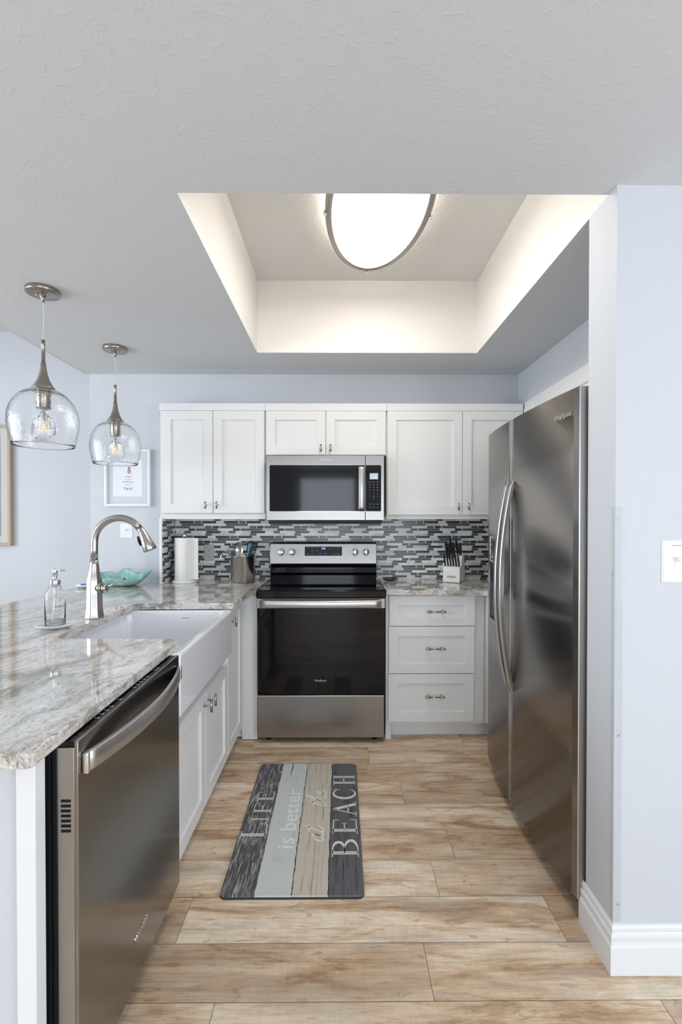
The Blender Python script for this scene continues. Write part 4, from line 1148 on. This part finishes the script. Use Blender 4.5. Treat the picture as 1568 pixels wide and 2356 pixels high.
# ------------------------------------------------------------ knife block
KB = thing('knife_block', 'white wooden knife block with black-handled knives on the right worktop', 'knife block', (.765, 3.112, .9085), rz=-.50, local=True)
mb = MB(); W2 = .056
prof = [(-.060, .0), (-.060, .100), (-.052, .104), (-.012, .104), (.012, .172), (.052, .190), (.085, .055), (.085, 0)]
mb.prism([(a, b_) for a, b_ in prof], -W2, W2, None, 'X', .0015, 2)
for k in range(4): mb.box(*[(-.050, -.042, -.055, -.047, -.003, -.0002), (.042, .050, -.055, -.047, -.003, -.0002), (-.05, -.042, .07, .078, -.003, -.0002), (.042, .05, .07, .078, -.003, -.0002)][k])
mb.build('block_body', KB, 'block_white'); KB.location.z = .9115
mb = MB(); mb.prism(rrect(-.030, .030, .029, .044, .006), -.0620, -.0602, None, 'Y'); mb.build('metal_plate', KB, 'nickel')
kb_m = Matrix.Translation(KB.location) @ Matrix.Rotation(-.50, 4, 'Z')
def knife(name, lab, lx, ly, lz, ln, wd, th, lean, side=0, group='steak knives in a row', cat='knife', rivets=True):
    """lean: tilt towards the front of the block"""
    o = thing(name, lab, cat, kb_m @ Vector((lx, ly, lz)), local=True, group=group)
    o.rotation_euler = (Matrix.Rotation(-.50, 4, 'Z') @ Matrix.Rotation(lean, 4, 'X') @ Matrix.Rotation(side, 4, 'Y')).to_euler()
    mb = MB(); pts = smooth_path([(0, 0, .0015), (0, 0, ln*.3), (0, -wd*.12, ln*.65), (0, -wd*.22, ln)], 4)
    mb.tube(pts, lerp_list([wd*.40, wd*.44, wd*.5, wd*.40], 4), None, 14, flat=(th/wd, 1.0, (1, 0, 0)))
    h = mb.build('handle', o, 'knife_handle')
    mb = MB(); mb.box(-.0009, .0009, -wd*.36, wd*.36, -.05, .001); mb.build('blade', o, 'stainless_light')
    if rivets:
        for z in (.30, .68):
            mb = MB(); mb.tube([(-th*.52, -wd*.1*z, ln*z), (th*.52, -wd*.1*z, ln*z)], .0016, None, 10); mb.build('rivet', h, 'chrome')
    return o
ords = ['leftmost', 'second from left', 'third from left', 'fourth from left', 'fifth from left', 'rightmost']
for k in range(6):
    knife('steak_knife', 'black-handled steak knife, %s in the front row of the white block' % ords[k], -.046+.0184*k, -.034, .1045, .088, .0165, .012, .42, group='steak knives in the front row')
BK = [(-.042, .004, .150, .120, .024, .015, 'large black knife at the back left of the white block'),
      (-.022, .034, .181, .110, .026, .016, 'black knife standing highest behind the back left ones'),
      (-.0245, .002, .146, .105, .023, .015, 'black knife just behind the leftmost steak knife'),
      (.004, .008, .160, .108, .030, .017, 'wide riveted black knife handle in the middle of the block'),
      (.018, .036, .182, .108, .024, .016, 'straight black honing handle right of the wide knife')]
for k, (x, y, z, ln, wd, th, lab) in enumerate(BK):
    knife('kitchen_knife', lab, x, y, z+.001, ln*1.04, wd*1.18, th*1.0, .38, .0, group='large knives in the back rows')
o = thing('kitchen_shears', 'black-handled kitchen shears at the right of the knife block', 'scissors', kb_m @ Vector((.040, .018, .176)), local=True)
o.rotation_euler = (Matrix.Rotation(-.50, 4, 'Z') @ Matrix.Rotation(.30, 4, 'X')).to_euler()
for s_ in (-1, 1):
    mb = MB(); pts = [(s_*.002, .012*s_+.010*math.cos(a), .050+.030*math.sin(a)) for a in [2*PI*k/24 for k in range(25)]]
    mb.tube(pts, .0052, None, 10); mb.tube([(0, 0, .001), (s_*.002, .012*s_, .026)], .006, None, 10); mb.build('finger_loop', o, 'knife_handle')
mb = MB(); mb.box(-.001, .001, -.008, .008, -.05, .0); mb.build('blade', o, 'stainless_light')

# spoon rest
mat('pewter', (.13, .13, .125), .25, .9)
mb = MB(); mb.lathe([(0, 0), (.022, 0), (.034, .006), (.050, .019), (.052, .022), (.049, .0215), (.032, .009), (.02, .004), (0, .0035)], (0, 0, 0), 40, None, 'Z', True, 1, .62)
o = tag(mb.build('spoon_rest', m='pewter'), 'small dark metal spoon rest beside the back corner of the stove', 'spoon rest')
o.location = (.340, 3.16, .9085)

# ------------------------------------------------------------ plates and pictures
def plate_cover(t, x0, x1, z0, z1, y, m_='white_plastic'):
    mb = MB(); e_ = .005
    a = [(x0, z0), (x1, z0), (x1, z1), (x0, z1)]; b_ = [(x0+e_, z0+e_), (x1-e_, z0+e_), (x1-e_, z1-e_), (x0+e_, z1-e_)]
    A = [mb.bm.verts.new((p[0], y, p[1])) for p in a]; A1 = [mb.bm.verts.new((p[0], y-.002, p[1])) for p in a]; B = [mb.bm.verts.new((p[0], y-.006, p[1])) for p in b_]
    for P_, Q_ in ((A, A1), (A1, B)):
        for k in range(4): mb.bm.faces.new([P_[k], P_[(k+1) % 4], Q_[(k+1) % 4], Q_[k]])
    mb.bm.faces.new(B); mb.bm.faces.new(A)
    return mb.build('cover_plate', t, m_)
# outlet on the tiles
t = thing('wall_outlet', 'grey duplex outlet on the mosaic tiles between towels and crock', 'outlet', (-.909, 3.228, 1.04))
mat('outlet_grey', (.50, .51, .52), .4)
cv = plate_cover(t, -.944, -.874, 1.040, 1.152, 3.2278, 'outlet_grey')
for z in (1.073, 1.119):
    mb = MB(); mb.cyl((-.909, 3.2200, z), .0165, .002, None, 'Y', 28, .0005); s_ = mb.build('receptacle', cv, 'outlet_grey')
    mb = MB(); mb.box(-.9165, -.9145, 3.2195, 3.2206, z-.001, z+.008); mb.box(-.9035, -.9015, 3.2195, 3.2206, z, z+.007); mb.cyl((-.909, 3.2195, z-.008), .0025, .001, None, 'Y', 12); mb.build('slot', s_, 'print_dark')
mb = MB(); mb.cyl((-.909, 3.2208, 1.096), .002, .001, None, 'Y', 12); mb.build('screw', cv, 'nickel')
def toggle(t, cx, y, cz, cv, up=True):
    mb = MB(); mb.box(cx-.0055, cx+.0055, y-.0074, y-.0062, cz-.0125, cz+.0125, None, .0003)
    s_ = mb.build('switch_slot', cv, 'white_plastic')
    mb = MB(); n0 = 0; mb.box(-.0042, .0042, -.016, 0, -.0045, .0045, None, .001); mb.xf(0, Matrix.Translation((cx, y-.0075, cz+.002)) @ Matrix.Rotation(-.55 if up else .55, 4, 'X')); mb.build('toggle', s_, 'white_plastic')
    for z in (cz+.030, cz-.030):
        mb = MB(); mb.cyl((cx, y-.0070, z), .0030, .0012, None, 'Y', 16, .0003); mb.box(cx-.0028, cx+.0028, y-.0072, y-.0070, z-.0004, z+.0004, None); mb.build('screw', cv, 'white_plastic')
t = thing('light_switch', 'white toggle switch plate lettered KITCHEN LIGHT at the right edge', 'light switch', (.985, 1.353, 1.15))
cv = plate_cover(t, .942, 1.074, 1.150, 1.276, 1.3528)
toggle(t, .9845, 1.3528, 1.2135, cv); toggle(t, 1.031, 1.3528, 1.2135, cv)
mb = MB(); mb.text('KITCHEN LIGHT', .0042, Matrix.Translation((.985, 1.3464, 1.2595)) @ XY, .0002, 'print_grey', bold=.0001); mb.build('lettering', cv)
t = thing('light_switch', 'white switch plate on the wall seen through the faucet arch', 'light switch', (-1.445, 3.15, 1.20))
cv = plate_cover(t, -1.486, -1.404, 1.199, 1.300, 3.1498)
toggle(t, -1.445, 3.1498, 1.250, cv)

t = thing('framed_print', 'white framed print with pineapple and lettering behind the far pendant', 'picture', (-1.428, 3.14, 1.416))
mb = MB(); px0, px1, pz0, pz1 = -1.583, -1.277, 1.416, 1.798; fw = .016; y0_, y1_ = 3.122, 3.1495
for a in ((px0, px0+fw, pz0, pz1), (px1-fw, px1, pz0, pz1), (px0+fw, px1-fw, pz0, pz0+fw), (px0+fw, px1-fw, pz1-fw, pz1)): mb.box(a[0], a[1], y0_, y1_, a[2], a[3], None, .001)
mb.build('frame', t, 'white_plastic')
MB().box(px0+fw, px1-fw, 3.139, 3.141, pz0+fw, pz1-fw).build('mat_board', t, 'mat_board')
pr_ = MB().box(-1.528, -1.332, 3.1375, 3.139, 1.482, 1.730).build('paper', t, 'white_paper')
yy = 3.1370
for txt, sz, z, mm, bo in (('POOL OPEN DAILY', .0068, 1.6155, 'print_dark', .00015), ('WIFI', .005, 1.6090, 'print_dark', 0), ('towels in the closet, please enjoy', .0048, 1.5980, 'print_grey', 0),
        ('please return after use', .0048, 1.5930, 'print_grey', 0), ('FITNESS CENTER ACCESS CODE', .0066, 1.5800, 'print_dark', .00015), ('0000', .005, 1.5735, 'print_dark', 0),
        ('open all day, please wear shoes and a towel', .0044, 1.5620, 'print_grey', 0), ('please lock the door after use', .0044, 1.5570, 'print_grey', 0)):
    mb = MB(); mb.text(txt, sz*.78, Matrix.Translation((-1.427, yy, z)) @ XY, .0002, mm, bold=bo); mb.build('text_line', pr_)
# hand-written word in blue
mb = MB(); st = [(-.030, .0), (-.024, .008), (-.030, .010), (-.022, -.003), (-.014, .009), (-.010, -.002), (-.004, .006), (-.008, -.012), (.0, .002), (.006, .007), (.010, -.001), (.016, .007), (.013, -.012), (.022, .001), (.028, .009), (.031, .001)]
sp_ = smooth_path([(-1.427+a, 3.1370, 1.534+b_) for a, b_ in st], 4); mb.tube(sp_, .0009, None, 5); mb.build('handwriting', pr_, 'print_blue')
mb = MB(); mb.lathe([(0, .0), (.008, .001), (.0118, .008), (.0125, .016), (.010, .026), (.006, .031), (0, .032)], (0, 0, 0), 20, 'pineapple_tan', 'Z', True, 1, .06)
for k, (dx, hh) in enumerate(((-.008, .016), (-.004, .024), (0, .028), (.004, .024), (.008, .016))):
    mb.prism([(-.002+dx*.4, .030), (.002+dx*.4, .030), (dx, .030+hh)], -.0003, .0003, 'pineapple_tan', 'Y')
mat('pineapple_tan', (.42, .32, .28), .6)
mb.xf(0, Matrix.Translation((-1.421, 3.1366, 1.636)))
mb.build('pineapple', pr_)

t = thing('framed_art', 'large framed blue-green artwork cropped at the left edge', 'picture', (-3.0, 3.69, 1.12))
ax0, ax1, az0, az1 = -3.45, -2.590, 1.118, 2.066; yA = 3.660
mb = MB()
for a in ((ax0, ax0+.022, az0, az1), (ax1-.022, ax1, az0, az1), (ax0+.022, ax1-.022, az0, az0+.022), (ax0+.022, ax1-.022, az1-.022, az1)): mb.box(a[0], a[1], yA, 3.6995, a[2], a[3], None, .002)
mb.build('frame', t, 'frame_wood')
mb = MB()
for a in ((ax0+.022, ax0+.075, az0+.022, az1-.022), (ax1-.075, ax1-.022, az0+.022, az1-.022), (ax0+.075, ax1-.075, az0+.022, az0+.075), (ax0+.075, ax1-.075, az1-.075, az1-.022)): mb.box(a[0], a[1], yA+.004, 3.690, a[2], a[3], None, .001)
mb.build('linen_liner', t, 'linen')
MB().box(ax0+.075, ax1-.075, 3.672, 3.685, az0+.075, az1-.075).build('canvas', t, 'art_print')

# ------------------------------------------------------------ kitchen mat
t = thing('kitchen_mat', 'cushioned plank-print mat reading LIFE is better at the BEACH', 'mat', (-.169, 2.053, 0))
mb = MB(); x0, x1, y0_, y1_ = -.425, .087, 1.614, 2.493
rad = .022
ol = []
for cx, cy, a in ((x1-rad, y1_-rad, 0), (x0+rad, y1_-rad, 90), (x0+rad, y0_+rad, 180), (x1-rad, y0_+rad, 270)):
    for k in range(7): an = math.radians(a+15*k); ol.append((cx+rad*math.cos(an), cy+rad*math.sin(an)))
mb.prism(ol, .0006, .009, 'mat_edge', 'Z')
mb.build('mat_base', t)
mb = MB(); bm = mb.bm
bounds = [x0, -.300, -.172, -.042, x1]; names_ = ['mat_board_charcoal', 'mat_board_pale', 'mat_board_tan', 'mat_board_slate']
# top surface cut into four printed boards, bevelled rim
vs = [bm.verts.new((x*1.0, y, .0115)) for x, y in [((a-(x0+x1)/2)*.986+(x0+x1)/2, (b_-(y0_+y1_)/2)*.991+(y0_+y1_)/2) for a, b_ in ol]]
top = bm.faces.new(vs)
lo = [bm.verts.new((x, y, .009)) for x, y in ol]
for k in range(len(ol)): f = bm.faces.new([lo[k], lo[(k+1) % len(ol)], vs[(k+1) % len(ol)], vs[k]]); f.smooth = True
for bxp in bounds[1:-1]:
    bmesh.ops.bisect_plane(bm, geom=bm.verts[:]+bm.edges[:]+bm.faces[:], plane_co=(bxp, 0, 0), plane_no=(1, 0, 0))
idx_ = [mb.mi(n_) for n_ in names_]
for f in bm.faces:
    c = f.calc_center_median().x
    for k in range(4):
        if bounds[k] <= c <= bounds[k+1]: f.material_index = idx_[k]
top_o = mb.build('printed_top', t)
mb = MB(); rnd = random.Random(5)
for bxp, wd_ in ((-.172, .004), (-.042, .0035)):
    pts = [(bxp+rnd.uniform(-.0018, .0018), y0_+.006+k*(y1_-y0_-.012)/60) for k in range(61)]
    mb.ribbon(pts, [wd_*rnd.uniform(.5, 1.2) for _ in pts], .0117, 'print_dark')
pts = [(-.300+rnd.uniform(-.0012, .0012), y0_+.006+k*(y1_-y0_-.012)/60) for k in range(61)]
mb.ribbon(pts, [.0022*rnd.uniform(.3, 1.2) for _ in pts], .0117, 'mat_print')
mb.ribbon(smooth_path([(-.250, 2.49), (-.251, 2.44), (-.253, 2.39), (-.252, 2.36)], 4), lerp_list([.004, .005, .003, .0005], 4), .0117, 'print_dark')
mb.ribbon(smooth_path([(.010, 1.80), (.014, 1.75), (.011, 1.70), (.020, 1.66)], 4), lerp_list([.0005, .004, .003, .0005], 4), .0117, 'print_dark')
mb.ribbon(smooth_path([(-.196, 1.95), (-.193, 1.91), (-.199, 1.87), (-.201, 1.84)], 4), lerp_list([.0005, .009, .006, .0005], 4), .0117, 'mat_board_tan')
for cx, cy in ((-.252, 1.79), (-.240, 1.795)):
    for q in range(3): mb.ribbon([(cx+(.006+.006*q)*math.cos(a), cy+(.004+.004*q)*math.sin(a)) for a in [2*PI*k/24 for k in range(25)]], .0008, .01165, 'mat_board_tan')
mb.build('plank_cracks', top_o)
# lettering; local (u along +Y, v towards -X)
ZL = .0119
def glyph(mb, ch, u0, vbase, w_, h, m_):
    """serif capitals; strokes as ribbons in text space"""
    def P_(u, v): return (vbase-v*h, u0+u*w_)
    T, S = .20*min(w_, h*.8), .05*h
    def ln(a, b_, wd): mb.ribbon([P_(*a), P_(*b_)], wd, ZL, m_)
    def stem(u, v0=0, v1=1, wd=None): ln((u, v0), (u, v1), wd or T)
    def inl(u, v0=.04, v1=.96): mb.ribbon([P_(u, v0), P_(u, v1)], T*.14, ZL+.0002, 'mat_line')
    def serif(u, v, l=.26): ln((u-l/2, v), (u+l/2, v), S*.7)
    if ch == 'L': stem(.2); serif(.2, 1, .5); serif(.2, .0, .5); ln((.1, .03), (.98, .03), S*.9); ln((.95, 0), (.95, .30), S*.8); inl(.2)
    if ch == 'I': stem(.5); serif(.5, 1, .9); serif(.5, 0, .9); inl(.5)
    if ch == 'F' or ch == 'E':
        stem(.2); serif(.2, 0, .5); serif(.2, 1, .4); ln((.1, .975), (.95, .975), S*.9); ln((.93, 1), (.93, .74), S*.8); ln((.2, .52), (.72, .52), S*.9); ln((.70, .62), (.70, .42), S*.7); inl(.2)
        if ch == 'E': ln((.1, .025), (.97, .025), S*.9); ln((.95, 0), (.95, .28), S*.8)
    if ch == 'H': stem(.2); stem(.8); inl(.2); inl(.8); ln((.2, .52), (.8, .52), S); [serif(u, v, .42) for u in (.2, .8) for v in (0, 1)]
    if ch == 'A': ln((.12, 0), (.5, 1), S*1.1); ln((.46, 1), (.86, 0), T); ln((.25, .34), (.72, .34), S); serif(.12, 0, .34); serif(.86, 0, .38)
    if ch == 'B':
        stem(.22); inl(.22); serif(.2, 0, .4); serif(.2, 1, .4)
        for v0, v1, rx in ((.52, .985, .42), (.015, .52, .52)):
            c = (v0+v1)/2; rv = (v1-v0)/2; pts = [(.42+rx*math.cos(a), c+rv*math.sin(a)) for a in [PI/2-PI*k/14 for k in range(15)]]
            pts = [(.2, v1)]+pts+[(.2, v0)]; wds = [S*.8]+[S*.8+(T*.9-S*.8)*math.sin(PI*k/14)**1.5 for k in range(15)]+[S*.8]
            mb.ribbon([P_(*p) for p in pts], wds, ZL, m_)
    if ch == 'C':
        pts = [(.52+.42*math.cos(a), .5+.5*math.sin(a)) for a in [math.radians(38+k*(322-38)/22) for k in range(23)]]
        mb.ribbon([P_(*p) for p in pts], [S*.8+(T*.95-S*.8)*max(0, math.sin(PI*k/22))**1.5 for k in range(23)], ZL, m_); ln((.86, .70), (.86, 1.0), S*.8)
mat('mat_line', (.10, .10, .11), .6)
mb = MB()
for ch, u0, w_, vb, h in (('L', 1.912, .092, -.310, .104), ('I', 2.012, .040, -.314, .076), ('F', 2.075, .070, -.314, .078), ('E', 2.165, .072, -.314, .078)): glyph(mb, ch, u0, vb, w_, h, 'mat_print')
mb.build('lettering', top_o, recalc=False); mb = MB()
for ch, u0, w_ in (('B', 1.802, .098), ('E', 1.938, .092), ('A', 2.052, .098), ('C', 2.172, .092), ('H', 2.292, .086)): glyph(mb, ch, u0, .073, w_, .104, 'mat_print')
mb.build('lettering', top_o, recalc=False); mb = MB()
mb.text('is better', .098, Matrix.Translation((-.190, 1.845, ZL)) @ Matrix.Rotation(PI/2, 4, 'Z') @ Matrix.Translation((0, .028, 0)) @ Matrix.Diagonal((1.22, 1, 1, 1)), .0002, 'mat_print_soft', 'LEFT')
mb.build('lettering', top_o, recalc=False); mb = MB()
def script(strokes, u0, vb, sc, wd):
    for st_ in strokes:
        pp_ = smooth_path([(vb-v*sc, u0+(u+v*.28)*sc) for u, v in st_], 6); n_ = len(pp_)
        mb.ribbon(pp_, [wd*(.55+.6*abs(math.sin(k*.35))) for k in range(n_)], ZL, 'mat_print_soft')
script([[(.42, .46), (.28, .52), (.08, .36), (.04, .12), (.16, 0), (.34, .10), (.46, .46), (.40, .10), (.50, .0), (.66, .12)],
        [(.92, 1.0), (.74, .40), (.70, .08), (.82, 0), (1.0, .16), (1.10, .3)], [(.54, .72), (.80, .74), (1.06, .80)]], 1.885, -.068, .088, .0062)
mb.build('lettering', top_o, recalc=False); mb = MB()
script([[(.30, .95), (.14, .40), (.10, .06), (.22, 0), (.36, .12), (.62, .62), (.78, .98), (.66, 1.06), (.56, .70), (.44, .0), (.60, .38), (.76, .48), (.80, .30), (.76, .04), (.88, 0), (1.04, .16), (1.22, .34), (1.28, .46), (1.16, .50), (1.06, .26), (1.14, .02), (1.30, .04), (1.48, .22)],
        [(.0, .70), (.24, .72), (.52, .78)]], 2.115, -.066, .088, .0062)
mb.build('lettering', top_o, recalc=False)
for o in bpy.data.objects:
    if '_local' in o: del o['_local']
